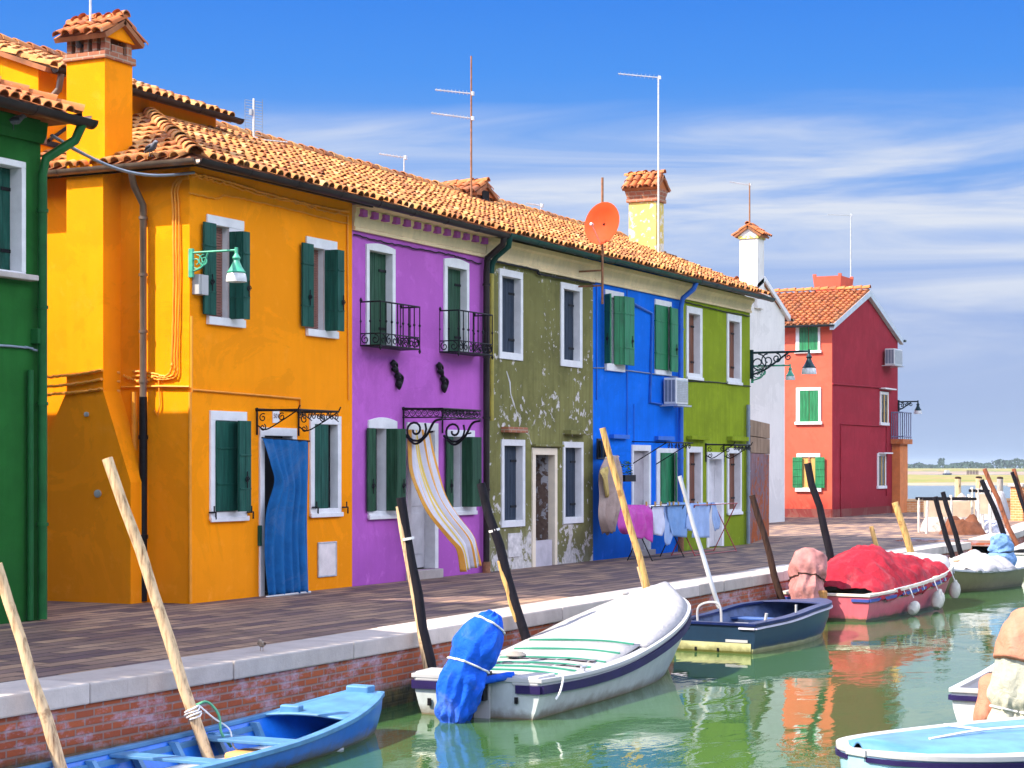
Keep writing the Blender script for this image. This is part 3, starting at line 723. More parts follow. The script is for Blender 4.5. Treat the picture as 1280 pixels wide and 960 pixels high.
def cap_roof(parent, x0, x1, y0, y1, z, rise, axis='x', over=.1, m='tilered', gm='orange', sp=.17):
    """small tiled saddle on a chimney; its ridge runs along the given axis"""
    mb = MB()
    if axis == 'x':
        ym = (y0+y1)/2; hw = (y1-y0)/2+over; L = math.hypot(hw, rise)
        for sg in (1, -1):
            O = Vector((x0-over*.6, ym-sg*hw, z)); eb = Vector((0, sg*hw, rise)).normalized()
            slope(mb, O, (1, 0, 0), eb, [(0, 0), (x1-x0+over*1.2, 0), (x1-x0+over*1.2, L), (0, L)], sp, .3)
        ridge(mb, (x0-over*.8, ym, z+rise+.03), (x1+over*.8, ym, z+rise+.03), .09)
        g = [(y0, z-.02), (y1, z-.02), (ym, z+rise*.82)]; gb = (MB(), MB()); gb[0].prism(g, 'yz', x0, x0+.05); gb[1].prism(g, 'yz', x1-.05, x1)
    else:
        xm = (x0+x1)/2; hw = (x1-x0)/2+over; L = math.hypot(hw, rise)
        for sg in (1, -1):
            O = Vector((xm-sg*hw, y0-over*.6, z)); eb = Vector((sg*hw, 0, rise)).normalized()
            slope(mb, O, (0, 1, 0), eb, [(0, 0), (y1-y0+over*1.2, 0), (y1-y0+over*1.2, L), (0, L)], sp, .3)
        ridge(mb, (xm, y0-over*.8, z+rise+.03), (xm, y1+over*.8, z+rise+.03), .09)
        g = [(x0, z-.02), (x1, z-.02), (xm, z+rise*.82)]; gb = (MB(), MB()); gb[0].prism(g, 'xz', y0, y0+.05); gb[1].prism(g, 'xz', y1-.05, y1)
    t = mb.build('tile_cap', [M[m], M['tilebed']], parent, smooth=40)
    [k.build('cap_gable', M[gm], parent) for k in gb]; return t
cap_roof(ch, -.4, .24, 1.13, 1.89, 7.98, .27, axis='y', over=.13)
# hipped tile roof
tz = (RZ-EZ)/(RY+.38)
mb = MB()
ev = -.40
A0 = Vector((ev, ev, EZ)); eb = Vector((0, 1, tz)).normalized(); k = math.hypot(1, tz)
slope(mb, A0, (1, 0, 0), eb, [(0, 0), (4.75, 0), (4.75, 3.4*k), (3.4, 3.4*k)])
eb2 = Vector((1, 0, tz)).normalized()
slope(mb, A0, (0, 1, 0), eb2, [(0, 0), (3.4, 3.4*k), (3.4, .75*k), (7.5, .75*k), (7.5, 0)])
ridge(mb, A0+Vector((-.0, -.0, .03)), A0+Vector((3.4, 3.4, 3.4*tz+.05)), .12)
mb.build('roof', [M['tile'], M['tilebed']], H.root, smooth=40)
mb = MB(); mb.hexa([(.36, 2.93, 6.9), (4.7, 2.93, 7.45), (4.7, 3, 7.45), (.36, 3, 6.9)], [(.36, 2.93, 7.72), (4.86, 2.93, 7.72), (4.86, 3, 7.72), (.36, 3, 7.72)])
gutter('gutter', [(-.47, -.47, 6.12), (4.42, -.47, 6.12)], M['gutter'], H.root, .085)
gutter('gutter', [(-.48, 5.5, 6.12), (-.48, -.47, 6.12)], M['pipebrown'], H.root, .08)
mb = MB(); mb.box(-.4, 4.34, -.4, -.36, EZ-.12, EZ-.02); mb.box(-.4, -.36, -.36, 7, EZ-.12, EZ-.02); mb.build('fascia_board', M['gutter'], H.root)
# shop-style iron brackets over the door
def door_bracket(H, pxl, pyl, width, out, drop, style):
    a = H.x(pxl); z = fz(pxl, pyl); mb = MB(); b = a+width; r = .016
    for x in (a, b):
        mb.tube([(x, -.02, z+.04), (x, -.02, z-drop)], r, 6); mb.tube([(x, 0, z), (x, -out, z)], r*1.15, 6)
        if style == 'scroll':
            mb.tube(catmull([(x, -.03, z-drop*.62), (x, -.18, z-drop*.78), (x, -out*.6, z-drop*.45), (x, -out+.03, z-.02)], 8), .011, 5)
            for c, rr, s0 in (((x, -.12, z-.11), .065, 1.2), ((x, -.12, z-.25), .055, -1.2), ((x, -out*.62, z-.1), .06, 1.4)): mb.tube(spiral(c, (0, -1, 0), (0, 0, 1), rr, .015, s0, R(60)), .009, 5)
            mb.tube([(x, -out, z), (x, -out-.04, z+.07)], .012, 5)
        else:
            c = Vector((x, -.24, z-.35)); mb.tube(spiral(c, (0, -1, 0), (0, 0, 1), .22, .035, -1.6, R(30)), .02, 6)
            mb.tube(catmull([(x, -.04, z-.42), (x, -.24, z-.58), (x, -.45, z-.45), (x, -.6, z-.22), (x, -out, z-.17)], 8), .021, 6)
            mb.tube([(x, -.0, z-.14), (x, -out, z-.14)], .012, 5); mb.tube([(x, -.48, z-.40), (x, -.58, z-.38)], .014, 5)
            for i in range(6):
                y = -.07-i*.115; mb.tube(spiral((x, y, z-.07), (0, 1, 0), (0, 0, 1), .052, .05, 1, 0, 10), .008, 4); mb.tube(spiral((x, y, z-.07), (0, 1, 0), (0, 0, 1), .03, .01, 1, 0, 8), .007, 4)
    mb.tube([(a, -out, z), (b, -out, z)], r*1.15, 6); mb.tube([(a-.03, -.012, z+.02), (b+.05, -.012, z+.02)], .012, 5)
    n = int(width/.12)
    if style == 'scroll':
        for i in range(n):
            x = a+width*(i+.5)/n; mb.tube(spiral((x, -out, z-.075), (1, 0, 0), (0, 0, 1), .06, .012, 1.3*(1 if i % 2 else -1), R(90)), .008, 5)
        for i in range(3): mb.tube([(a+width*i/3, -out, z-.01), (a+width*(i+1)/3, -out, z-.15)], .008, 5)
    else:
        mb.tube([(a, -out, z-.14), (b, -out, z-.14)], .012, 5)
        for i in range(n):
            x = a+width*(i+.5)/n; mb.tube(spiral((x, -out, z-.07), (1, 0, 0), (0, 0, 1), .052, .05, 1, 0, 10), .008, 4); mb.tube(spiral((x, -out, z-.07), (1, 0, 0), (0, 0, 1), .03, .01, 1, 0, 8), .007, 4)
        for i in range(5): mb.tube([(a+width*i/4, 0, z+.015), (a+width*i/4, -out, z+.005)], .01, 5)
    return mb.build('door_canopy', M['iron'], H.root, smooth=60)
door_bracket(H, 320, 513, 1.12, .73, .36, 'scroll')

# taller orange house behind
Hb = House('orange_house', 'taller orange house rising behind the corner house, gable lit by the sun', .36, 4.86, 5.2, 7.85, M['orange'])
Hb.root.location.y = 3.0
mb = MB(); front(mb, 4.5, 7.8, [])
rb = 7.85+2.6*.36
for xx in (0, 4.5): mb.poly([(xx, 0, 0), (xx, 5.2, 0), (xx, 5.2, 7.85), (xx, 2.6, rb), (xx, 0, 7.85)])
mb.poly([(0, 5.2, 0), (4.5, 5.2, 0), (4.5, 5.2, 7.85), (0, 5.2, 7.85)])
mb.build('wall', M['orange'], Hb.root)
mb = MB(); eb = Vector((0, 1, .36)).normalized(); L = 2.85*math.hypot(1, .36)
slope(mb, (-.12, -.25, 7.80), (1, 0, 0), eb, [(0, 0), (4.74, 0), (4.74, L), (0, L)])
slope(mb, (-.12, 5.45, 7.80), (1, 0, 0), Vector((0, -1, .36)).normalized(), [(0, 0), (4.74, 0), (4.74, L), (0, L)])
ridge(mb, (-.12, 2.6, rb+.1), (4.62, 2.6, rb+.1))
mb.build('roof', [M['tile'], M['tilebed']], Hb.root, smooth=40)
gutter('gutter', [(-.02, -.33, 7.80), (4.75, -.33, 7.80)], M['gutter'], Hb.root, .08)
downpipe(Hb.root, [(.12, -.33, 7.73), (.1, -.3, 7.5), (.02, -.08, 7.25), (.02, -.08, 6.7)], .05, M['pipebrown'])
mb = MB(); mb.box(0, 4.5, -.025, -.002, 6.7, 6.78); mb.tube([(.2, -.03, 6.78), (.9, -.03, 7.22), (4.5, -.03, 7.4)], .03, 5); mb.build('flashing', M['gutter'], Hb.root)
# ------------------------------------------------------------------ rest of the row
def row_roof(H, x0=0., x1=None, back=True, ridge_sag=0.):
    x1 = H.w if x1 is None else x1
    mb = MB(); eb = Vector((0, 1, tz)).normalized(); L = (RY+.38)*math.hypot(1, tz)
    slope(mb, (x0, -.38, EZ), (1, 0, 0), eb, [(0, 0), (x1-x0, 0), (x1-x0, L), (0, L)])
    if back: slope(mb, (x0, 2*RY+.38, EZ), (1, 0, 0), Vector((0, -1, tz)).normalized(), [(0, 0), (x1-x0, 0), (x1-x0, L), (0, L)], sp=.26, course=.5)
    ridge(mb, (x0, RY, RZ+.05), (x1, RY, RZ+.05), .12)
    return mb.build('roof', [M['tile'], M['tilebed']], H.root, smooth=40)
GAB = (RY, RZ-.05)
# ---- purple
H = House('purple_house', 'purple house with two little iron balconies and a striped door curtain', 4.35, 8.93, 7, 6.1, M['purple']); P_ = H
for (ol, orr, tp, bt, oo, ot) in ((460.3, 489, (461, 312.5), (461, 432), (456.8, 492.8), (457, 301.5)), (558, 582, (558, 333), (558, 441), (554, 585), (554, 320))):
    w, x0, x1, z0, z1 = opening(H, ol, orr, tp, bt, oo, ot, bt, depth=.15, arch=.07, name='balcony_window')
    inset_pair(w, x0, x1, z0, z1, .12, 'sh_forest', hinge=(.2, .82))
def balcony(H, pxl, pxr, pyt, pyb, out, first=True):
    a, b = H.x(pxl), H.x(pxr); zt, zb = fz(pxl, pyt), fz(pxl, pyb); mb = MB(); r = .011
    for z, rr in ((zt, .014), (zb+.19, .011), (zb, .014)): mb.tube([(a, 0, z), (a, -out, z), (b, -out, z), (b, 0, z)], rr, 6)
    posts = [(a, -out*i/2) for i in range(3)]+[(a+(b-a)*i/7, -out) for i in range(1, 8)]+[(b, -out*i/2) for i in range(2)]
    for x, y in posts:
        mb.tube([(x, y, zb), (x, y, zt)], r, 6); zm = (zb+zt)/2+.04; mb.lathe([(.008, -.03), (.024, 0), (.008, .03)], (x, y, zm), 7)
    def scr(p, ax, sg): mb.tube(spiral(p, ax, (0, 0, 1), .078, .02, 1.2*sg, R(90)), .010, 5)
    n = 7
    for i in range(n): scr((a+(b-a)*(i+.5)/n, -out, zb+.095), (1, 0, 0), 1 if i % 2 else -1)
    for x in (a, b):
        for i in range(2): scr((x, -out*(i+.5)/2, zb+.095), (0, 1, 0), 1 if i % 2 else -1)
    mb.lathe([(.005, -.08), (.025, -.04), (.01, 0)], (a, -out, zb), 7); mb.lathe([(.005, -.08), (.025, -.04), (.01, 0)], (b, -out, zb), 7)
    for x, y in ((a, 0), (b, 0)): mb.lathe([(.01, 0), (.03, .03), (.005, .07)], (x, y-.01, zt), 7)
    ba = mb.build('balcony', M['iron'], H.root, smooth=60)
    mb = MB()
    for i in range(5): mb.box(a+.01, b-.01, -out*(i+1)/5+.012, -out*i/5-.012, zb-.012, zb-.002)
    mb.build('balcony_floor', M['iron'], ba)
balcony(H, 450.5, 500.5, 377.5, 432, .37); balcony(H, 549.5, 592.5, 388.5, 440, .37)
for px, yt, yb in ((492, 450, 487), (549, 453, 491)):
    x = H.x(px); zt, zb = fz(px, yt), fz(px, yb); hgt = zt-zb; mb = MB()
    mb.tube(catmull([(x-.1, -.05, zt-.0), (x-.12, -.07, zt-hgt*.2), (x-.0, -.06, zt-hgt*.42), (x+.06, -.05, zt-hgt*.65), (x+.09, -.06, zb)], 6), [.012]+[.025+.03*abs(math.sin(i*.55)) for i in range(23)]+[.012], 8)
    mb.tube(catmull([(x-.1, -.06, zt-.02), (x-.02, -.08, zt-.09), (x-.05, -.06, zt-.2)], 6), .022, 6); mb.tube(catmull([(x+.03, -.06, zb+.28), (x+.16, -.08, zb+.2), (x+.12, -.06, zb+.05)], 6), .026, 6)
    mb.lathe([(0, -.05), (.045, -.02), (.05, .02), (0, .06)], (x-.09, -.06, zt-.16), 8); mb.lathe([(0, -.05), (.045, -.02), (.05, .02), (0, .05)], (x+.07, -.06, zb+.17), 8)
    mb.build('cast_ornament', M['iron'], H.root, smooth=60)
for (ol, orr, tp, bt, oo, ot, ob, arch, LL, RL) in (
    (462, 481, (469, 535.5), (463, 639), (459.5, 495), (459.5, 521), (461, 648), .09, (459.3, 468.7, (460, 535.5), (460, 638.5)), (481, 495.5, 506)),
    (562, 575.5, (567, 546), (563, 634), (558, 592), (558, 537), (563, 643), 0, (558, 566, (558, 539), (558, 634)), (575.5, 589.5, 600.5))):
    w, x0, x1, z0, z1 = opening(H, ol, orr, tp, bt, oo, ot, ob, depth=.16, lintel_only=not arch, arch=arch, sill=(.03, .07), back=.01)
    leafpx(H, w, LL[0], .05, LL[1], .05, z0, z1, 'sh_forest', hook=(.6, .3), n=2)
    boards(w, (x1+.0, -.035), (H.x(RL[1], .22), -.22), z0, z1, 'sh_forest', n=2)
    leafpx(H, w, RL[1], .225, RL[2]+.5, .235, z0, z1, 'sh_forest', n=2, hook=(.7, .3))
    mb = MB(); mb.box(x0+.02, x1-.02, .155, .16, z0+.02, z1-.02); mb.build('window_pane', M['glass'], w)
dw, x0, x1, z0, z1 = opening(H, 512.5, 542, (529, 538), .16, (507.5, 546.3), (529, 528.5), .16, depth=.2, name='door_frame', back=.02)
mb = MB(); mb.box(x0, x1, .17, .2, .18, z1); 
for a, b in ((.1, .4), (.45, .95)):
    za, zb = .18+(z1-.18)*a, .18+(z1-.18)*b; mb.box(x0+.12, x1-.12, .155, .17, za, zb)
mb.build('door', mat('lavender_white_door', (.6, .58, .6), .5), H.root, bevel=.006)
mb = MB(); mb.box(x0-.14, x1+.14, -.12, .2, .0, .155); mb.build('door_step', M['curb'], H.root, bevel=.01)
door_bracket(H, 503.3, 511.5, 1.36, .76, .38, 'ring')
cornice(H, 5.70, 6.06, .07); dentils(H, 5.93, 6.04, M['purple'], 13)
mb = MB(); mb.box(.004, H.w-.004, -.33, -.0, 6.06, 6.1); mb.build('eaves_board', M['cream'], H.root)
H.finish(GAB); row_roof(H)
gutter('gutter', [(-.03, -.47, 6.12), (4.55, -.47, 6.10)], M['gutter'], H.root, .085)
xx = 4.46
downpipe(H.root, [(xx, -.47, 6.05), (xx, -.44, 5.9), (xx+.02, -.12, 5.68), (xx+.02, -.1, 5.4), (xx+.02, -.1, .2)], .058, M['gutter'], [(xx+.02, -.1, z) for z in (5.2, 3.9, 2.8, 1.5)])
mb = MB(); mb.tube([(xx+.02, -.1, .2), (xx+.02, -.1, .0)], .075, 10); mb.build('pipe_shoe', M['rust'], H.root)
tube_part('wall_cable', wavy([(0, -.03, 5.62), (1.5, -.03, 5.60), (3, -.03, 5.62), (4.4, -.03, 5.57)], .012, .01, 50, 5), .012, M['iron'], H.root)
# ---- olive
H = House('olive_house', 'flaking olive green house with navy inner shutters between purple and blue', 8.93, 13.75, 7, 6.1, M['olive']); L_ = H
for (ol, orr, tp, bt, oo, ot, ob, d) in (
    (626.3, 649.4, (626.3, 344.5), (626.3, 439.5), (623, 652.3), (623, 335), (623, 448), .15), (703.6, 723.3, (703.6, 360.8), (703.6, 449.3), (700, 726.6), (700, 352.3), (701, 457.5), .15),
    (629, 651.8, (629, 557), (629, 651), (626, 655), (626, 549), (626, 659.6), .15), (705.3, 725.3, (705.3, 559.5), (705.3, 646.8), (703.2, 728), (703.2, 552), (703.2, 655), .15)):
    w, x0, x1, z0, z1 = opening(H, ol, orr, tp, bt, oo, ot, ob, depth=d, back=.03)
    inset_pair(w, x0, x1, z0, z1, .13, 'sh_navy', hinge=(.18, .8))
dw, x0, x1, z0, z1 = opening(H, 668.2, 692, (668, 568.5), .0, (664.4, 695.2), (664.5, 559.5), .0, depth=.12, name='door_frame', back=.35, frame='creamwood')
boards(H.root, (x0+.02, .2), (x0+.3, .28), .42, z1, 'sh_navy', name='door', n=2, batten=(.2, .4, .6, .8))
mb = MB(); mb.box(x1-.0, x1+.03, .12, .47, .0, z1); mb.build('door_reveal', plaster('patched_reveal', (.55, .53, .55), peel=((.2, .13, .1), .52, .01), var=.2), H.root)
mb = MB(); mb.box(x0, x1-.1, -.015, .02, .0, fz(668, 676)); mb.build('flood_board', mat('grey_flood_board', (.5, .46, .5), .6, var=.2), H.root)
for a, b, y0, y1, m in ((626, 650, 533.5, 540.5, M['chimbrick']), (704, 728, 537.5, 543, M['olive'])):
    mb = MB(); mb.box(H.x(a), H.x(b), -.17, 0, fz(a, y1), fz(a, y0)); mb.build('window_ledge', m, H.root, bevel=.01)
mb = MB(); mb.box(H.x(664), H.x(700), -.1, 0, fz(664, 558), fz(664, 555)); mb.build('door_ledge', M['olive'], H.root, bevel=.008)
mb = MB(); mb.box(H.x(634.5), H.x(649.5), -.02, 0, fz(634.5, 697), fz(634.5, 667)); mb.build('meter_cupboard', mat('peeling_panel', (.62, .58, .56), .7, var=.35, scale=9), H.root, bevel=.005)
cornice(H, 5.66, 6.08, .13)
tube_part('roof_drip_strip', wavy([(.05, -.06, 5.66), (2.0, -.06, 5.66), (2.3, -.06, 5.6), (4.78, -.06, 5.64)], .008, .01, 50, 6), .022, M['iron'], H.root)
H.finish(GAB); row_roof(H)
gutter('gutter', [(.03, -.46, 6.12), (4.82, -.46, 6.10)], M['guttergreen'], H.root, .08)
mb = MB(); mb.tube([(.12, -.46, 6.06), (.12, -.44, 5.9), (.1, -.2, 5.72), (.09, -.12, 5.6), (.09, -.1, 5.42)], .055, 10); mb.cm = 1; mb.tube([(.09, -.1, 5.42), (.09, -.1, 2.75)], .05, 10)
mb.build('downpipe', [M['guttergreen'], mat('mustard_pipe', (.34, .27, .03), .5, var=.3)], H.root, smooth=50)
# crack line of white filler
mb = MB(); pts = [(633, 464), (637, 478), (638, 492), (642, 505), (644, 511)]; mb.tube([(H.x(a), -.001, fz(a, b)) for a, b in pts], [.012, .02, .014, .022, .006], 5); mb.build('filled_crack', M['white'], H.root)
# ---- blue
H = House('blue_house', 'bright blue house with green shutters and laundry hung before its door', 13.75, 18.56, 7, 6.1, M['blue']); B_ = H
w, x0, x1, z0, z1 = opening(H, 757, 766, (758, 371), (757, 454), (755.4, 778.5), (756, 361.5), (756, 463), depth=.13, lintel_only=True)
zt, zb = fz(756, 367.5, .05), fz(756, 454.3, .05)
boards(w, (H.x(755.8, .02), -.03), (H.x(763.5, .22), -.22), zb, zt, 'sh_green', n=2, batten=(.25, .75), hook=(.6, .35))
leafpx(H, w, 767.5, .05, 780, .2, zb, zt, 'sh_green', n=2, batten=(.25, .75)); leafpx(H, w, 780, .21, 792.3, .21, zb, zt, 'sh_green', n=2, hook=(.75, .35), batten=(.25, .75))
w, x0, x1, z0, z1 = opening(H, 820, 836, (820, 381), (820, 461.5), (818, 838.3), (818, 373.5), (818, 468.5), depth=.13)
leafpx(H, w, 819.3, .035, 834.3, .04, z0, z1, 'sh_green', n=3, batten=(.25, .75)); boards(w, (H.x(835), -.05), (H.x(838.5, .14), -.14), z0, z1, 'sh_green', n=1); leafpx(H, w, 838.5, .145, 847, .15, z0-.03, z1-.03, 'sh_green', n=2, hook=(.7, .35), batten=(.25, .75))
dw, x0, x1, z0, z1 = opening(H, 791, 809.8, (791, 563.5), .12, (789, 812.3), (789, 556), .12, depth=.13, name='door_frame', back=.02)
mb = MB(); mb.box(x0, x1, .1, .13, .12, z1); mb.cm = 1; mb.tube([(x1-.12, .09, 1.1), (x1-.12, .06, 1.1), (x1-.12, .06, 1.2)], .012, 6); mb.build('door', [mat('grey_lilac_door', (.42, .38, .4), .55, var=.2), M['chrome']], H.root)
mb = MB(); mb.box(x0-.1, x1+.12, -.14, .13, 0, .12); mb.build('door_step', M['curb'], H.root, bevel=.01)
w, x0, x1, z0, z1 = opening(H, 824, 842, (824, 566), (824, 629), (820, 846), (820, 560), (820, 634), depth=.12)
boards(w, (x0, -.04), (x0+.16, -.12), z0, z1, 'sh_green', n=1); leafpx(H, w, 828, .06, 842, .06, z0, z1, 'sh_green', n=3); boards(w, (H.x(842.2), -.05), (H.x(845.5, .2), -.2), z0, z1, 'sh_green', n=1)
w, x0, x1, z0, z1 = opening(H, 747, 756.5, (747, 551), (747, 572), (745.5, 758), (745.5, 548), (745.5, 574), depth=.1, frame='sh_navy', name='small_window')
boards(w, (x0, -.03), (H.x(754, .3), -.3), z0, z1, 'glass', n=1, th=.02)
mb = MB()
a, z = H.x(790), fz(790, 552)
for x in (a, a+1.35):
    mb.tube([(x, 0, z), (x, -.8, z-.02)], .014, 6); mb.tube([(x, -.8, z-.02), (x, 0, z-.48)], .012, 6)
mb.tube([(a-.05, -.8, z-.02), (a+1.5, -.8, z-.02)], .016, 6)
for i in range(7): mb.tube(spiral((a+.1+i*.2, -.8, z-.09), (1, 0, 0), (0, 0, 1), .065, .015, 1.2*(1 if i % 2 else -1), R(90)), .009, 5)
mb.build('door_canopy', M['iron'], H.root, smooth=60)
mb = MB(); zc = fz(790, 486)
mb.tube([(H.x(790.5), -.025, fz(790.5, 380)), (H.x(814), -.025, fz(814, 392)), (H.x(811), -.025, fz(811, 503)), (H.x(828), -.025, fz(828, 506))], .035, 7)
mb.tube([(H.x(783), -.02, fz(783, 350)), (H.x(783), -.02, fz(783, 545))], .012, 5); mb.tube([(H.x(745), -.02, fz(745, 355)), (H.x(745), -.02, fz(745, 500))], .014, 5); mb.tube([(H.x(791.5), -.02, fz(791.5, 505)), (H.x(791.5), -.02, fz(791.5, 555))], .01, 5)
for a, b, yy in ((762, 782, 543), (818, 838, 545)): mb.box(H.x(a), H.x(b), -.1, 0, fz(a, yy+5), fz(a, yy))
mb.build('wall_conduit', M['pipeblue'], H.root, smooth=60)
tube_part('wall_cable', wavy([(0, -.02, fz(745, 460)), (1.2, -.02, fz(770, 461.5)), (4.8, -.03, fz(850, 472))], .004, .01, 30, 7), .012, M['pipegrey'], H.root)
cornice(H, 5.68, 6.08, .13); H.finish(GAB); row_roof(H)
gutter('gutter', [(.0, -.46, 6.12), (4.78, -.46, 6.10)], M['guttergreen'], H.root, .08)
downpipe(H.root, [(4.62, -.46, 6.04), (4.62, -.4, 5.9), (4.6, -.15, 5.7), (4.6, -.1, 5.5), (4.6, -.1, .15)], .06, M['pipeblue'], [(4.6, -.1, z) for z in (5, 3.6, 2.1)])
mb = MB(); mb.tube([(4.6, -.1, .6), (4.6, -.1, 0)], .07, 10); mb.build('pipe_shoe', M['rust'], H.root)
# ---- lime green
H = House('lime_house', 'lime green house at the far end of the row with brown shutters', 18.56, 23.25, 7, 6.1, M['lime']); G_ = H
for (ol, orr, tp, bt, oo, ot, ob) in (
    (859.7, 873.8, (859.7, 391), (859.7, 466), (857.3, 876.8), (857.3, 382), (857.3, 473)), (910.2, 923.7, (910, 400.5), (910, 472), (908, 925.8), (908, 391.7), (908, 479)),
    (860.3, 874.8, (860.3, 565.5), (860.3, 640), (857.8, 877), (857.8, 558), (857.8, 648)), (910.3, 924.3, (910.3, 566.5), (910.3, 637), (908.3, 926), (908.3, 560), (908.3, 643))):
    w, x0, x1, z0, z1 = opening(H, ol, orr, tp, bt, oo, ot, ob, depth=.16, back=.03, sill=(.02, .06))
    mid = x0+(x1-x0)*.5; boards(w, (x0, .13), (mid, .13), z0, z1, 'sh_brown', hinge=(.2, .8)); boards(w, (mid, .14), (x1, .15), z0, z1, 'sh_brown', hinge=(.2, .8))
dw, x0, x1, z0, z1 = opening(H, 885.3, 900.8, (885.3, 574), .02, (883, 903.6), (883, 565), .02, depth=.18, name='door_frame', back=.02)
mb = MB(); mb.box(x0, x1, .15, .18, .02, z1); mb.build('door', mat('pale_door', (.66, .64, .66), .5), H.root)
door_bracket(H, 881.5, 556, 1.2, .7, .4, 'scroll')
for a, b, y0, y1 in ((858, 880, 544.5, 549.5), (908.5, 929, 545.5, 551)):
    mb = MB(); mb.box(H.x(a), H.x(b), -.15, 0, fz(a, y1), fz(a, y0)); mb.build('window_ledge', M['lime'], H.root, bevel=.008)
cornice(H, 5.72, 6.08, .13); H.finish(GAB); row_roof(H, 0, 4.95)
gutter('gutter', [(.0, -.46, 6.11), (5.05, -.46, 6.09)], M['guttergrey'], H.root, .085)
xg = H.x(931.5)
downpipe(H.root, [(xg, -.08, fz(931.5, 506)), (xg, -.08, .02)], .05, M['pipegrey'], [(xg, -.08, z) for z in (2.9, 1.8, .8)])
tube_part('wall_cable', wavy([(0, -.02, fz(851, 476)), (2.4, -.02, fz(895, 478)), (4.66, -.02, fz(936, 483))], .006, .01, 30, 8), .014, M['iron'], H.root)
tube_part('wall_cable', wavy([(.2, -.03, 5.66), (2.4, -.03, 5.62), (4.6, -.03, 5.64)], .012, .01, 30, 18), .014, M['iron'], H.root)
# ---- roof chimneys of the row
def stack(H, pxl, pxr, pyb, pyt, u, dep, m, capz, cap_axis, gm, capm='tile'):
    pass
yv, ux = 2.4, 20.4
def chimney(H, x0, x1, y0, y1, z0, z1, m, cap=True, axis='x', rise=.32, collar=True, gm='tilered', ropen=True):
    mb = MB(); mb.box(x0, x1, y0, y1, z0, z1); c = mb.build('chimney', M[m], H.root, bevel=.01)
    if collar:
        mb = MB(); mb.box(x0-.05, x1+.05, y0-.05, y1+.05, z1, z1+.09); mb.hexa([(x0-.03, y0-.03, z1+.09), (x1+.03, y0-.03, z1+.09), (x1+.03, y1+.03, z1+.09), (x0-.03, y1+.03, z1+.09)], [(x0-.09, y0-.09, z1+.32), (x1+.09, y0-.09, z1+.32), (x1+.09, y1+.09, z1+.32), (x0-.09, y1+.09, z1+.32)])
        mb.build('brick_collar', M['chimbrick'], c, bevel=.008)
    if cap: cap_roof(c, x0-.06, x1+.06, y0-.06, y1+.06, z1+(.34 if collar else .02), rise, axis=axis, over=.1, m=capm_, gm=gm)
    return c
capm_ = 'tilered'
def solve_u(px, y): return fu(px, -y)
# tall yellow chimney on the blue/lime roof
yc = 2.2; ua = solve_u(820, yc)-13.75
chimney(B_, ua, ua+.52, yc, yc+.74, 6.8, fz(804, 246, -yc), 'yellowch', axis='y', rise=.34)
# low tiled vent on the purple/olive ridge
yc = 3.2; ua = solve_u(594, yc)-4.35
c = chimney(P_, ua, ua+.72, yc, yc+.85, 7.2, fz(594, 243, -yc), 'chimbrick', axis='y', rise=.26, collar=False)
mb = MB(); mb.box(ua+.2, ua+.52, yc-.075, yc-.055, fz(594, 250, -yc), fz(594, 236, -yc)); mb.build('smoke_hole', M['dark'], c)

# ---- garden wall beyond the lime house
w = empty('garden_wall', (23.3, 0, 0), 'weathered mauve garden wall with a block top beside the lime house', 'wall')
mb = MB(); mb.hexa([(0, .02, 0), (4.9, 1.2, 0), (4.9, 1.45, 0), (0, .3, 0)], [(0, .02, 2.25), (4.9, 1.2, 2.25), (4.9, 1.45, 2.25), (0, .3, 2.25)]); mb.build('rendered_wall', M['oldwall'], w)
mb = MB(); n = 6
for i in range(n):
    for j in range(2):
        a, b = i/n, (i+1)/n; mb.ct = random.random(); g = .012
        lo = [(4.9*a+g, .02+1.18*a-.02, 2.26+j*.42), (4.9*b, .02+1.18*b-.02, 2.26+j*.42), (4.9*b, .32+1.18*b, 2.26+j*.42), (4.9*a+g, .32+1.18*a, 2.26+j*.42)]
        mb.hexa(lo, [(x, y, z+.405) for x, y, z in lo])
mb.build('block_course', plaster('brown_blocks', (.28, .19, .13), var=.4, streak=.5), w, bevel=.012)

# ---- white house
UW = 37.2; VW = -5.4
wh = empty('white_house', (UW, -VW, 0), 'white gabled house with a tall white chimney between lime and red houses', 'house')
Wd, Hd = 4.9, 6.4; ap = 2.5; zE, zR = 7.2, 8.2
mb = MB(); mb.poly([(0, 0, 0), (Wd, 0, 0), (Wd, 0, zE), (ap, 0, zR), (0, 0, zE)]); mb.poly([(0, Hd, 0), (Wd, Hd, 0), (Wd, Hd, zE), (ap, Hd, zR), (0, Hd, zE)])
for x in (0, Wd): mb.poly([(x, 0, 0), (x, Hd, 0), (x, Hd, zE), (x, 0, zE)])
mb.build('wall', M['whitewall'], wh)
mb = MB(); k2 = (zR-zE)/ap
Lw = (ap+.3)*math.hypot(1, k2)
slope(mb, (-.3, -.05, zE-.1), (0, 1, 0), Vector((1, 0, k2)), [(0, 0), (Hd+.1, 0), (Hd+.1, Lw), (0, Lw)], .24, .4); slope(mb, (Wd+.3, -.05, zE-.1), (0, 1, 0), Vector((-1, 0, k2)), [(0, 0), (Hd+.1, 0), (Hd+.1, Lw), (0, Lw)], .24, .4)
mb.build('roof', [M['tile'], M['tilebed']], wh, smooth=40)
mb = MB()
mb.prism([(-.3, zE-.2), (-.3, zE-.02), (ap, zR+.12), (Wd+.3, zE-.02), (Wd+.3, zE-.2), (ap, zR-.04)], 'xz', -.12, -.002); mb.build('verge', M['white'], wh)
gutter('gutter', [(Wd+.38, -.2, zE-.12), (Wd+.38, Hd, zE-.12)], M['gutter'], wh, .09)
xa = fu(926, VW)-UW; xb = fu(955.5, VW)-UW
cx0 = fu(947, VW+.12)-UW; zct = fz(940, 297, VW)
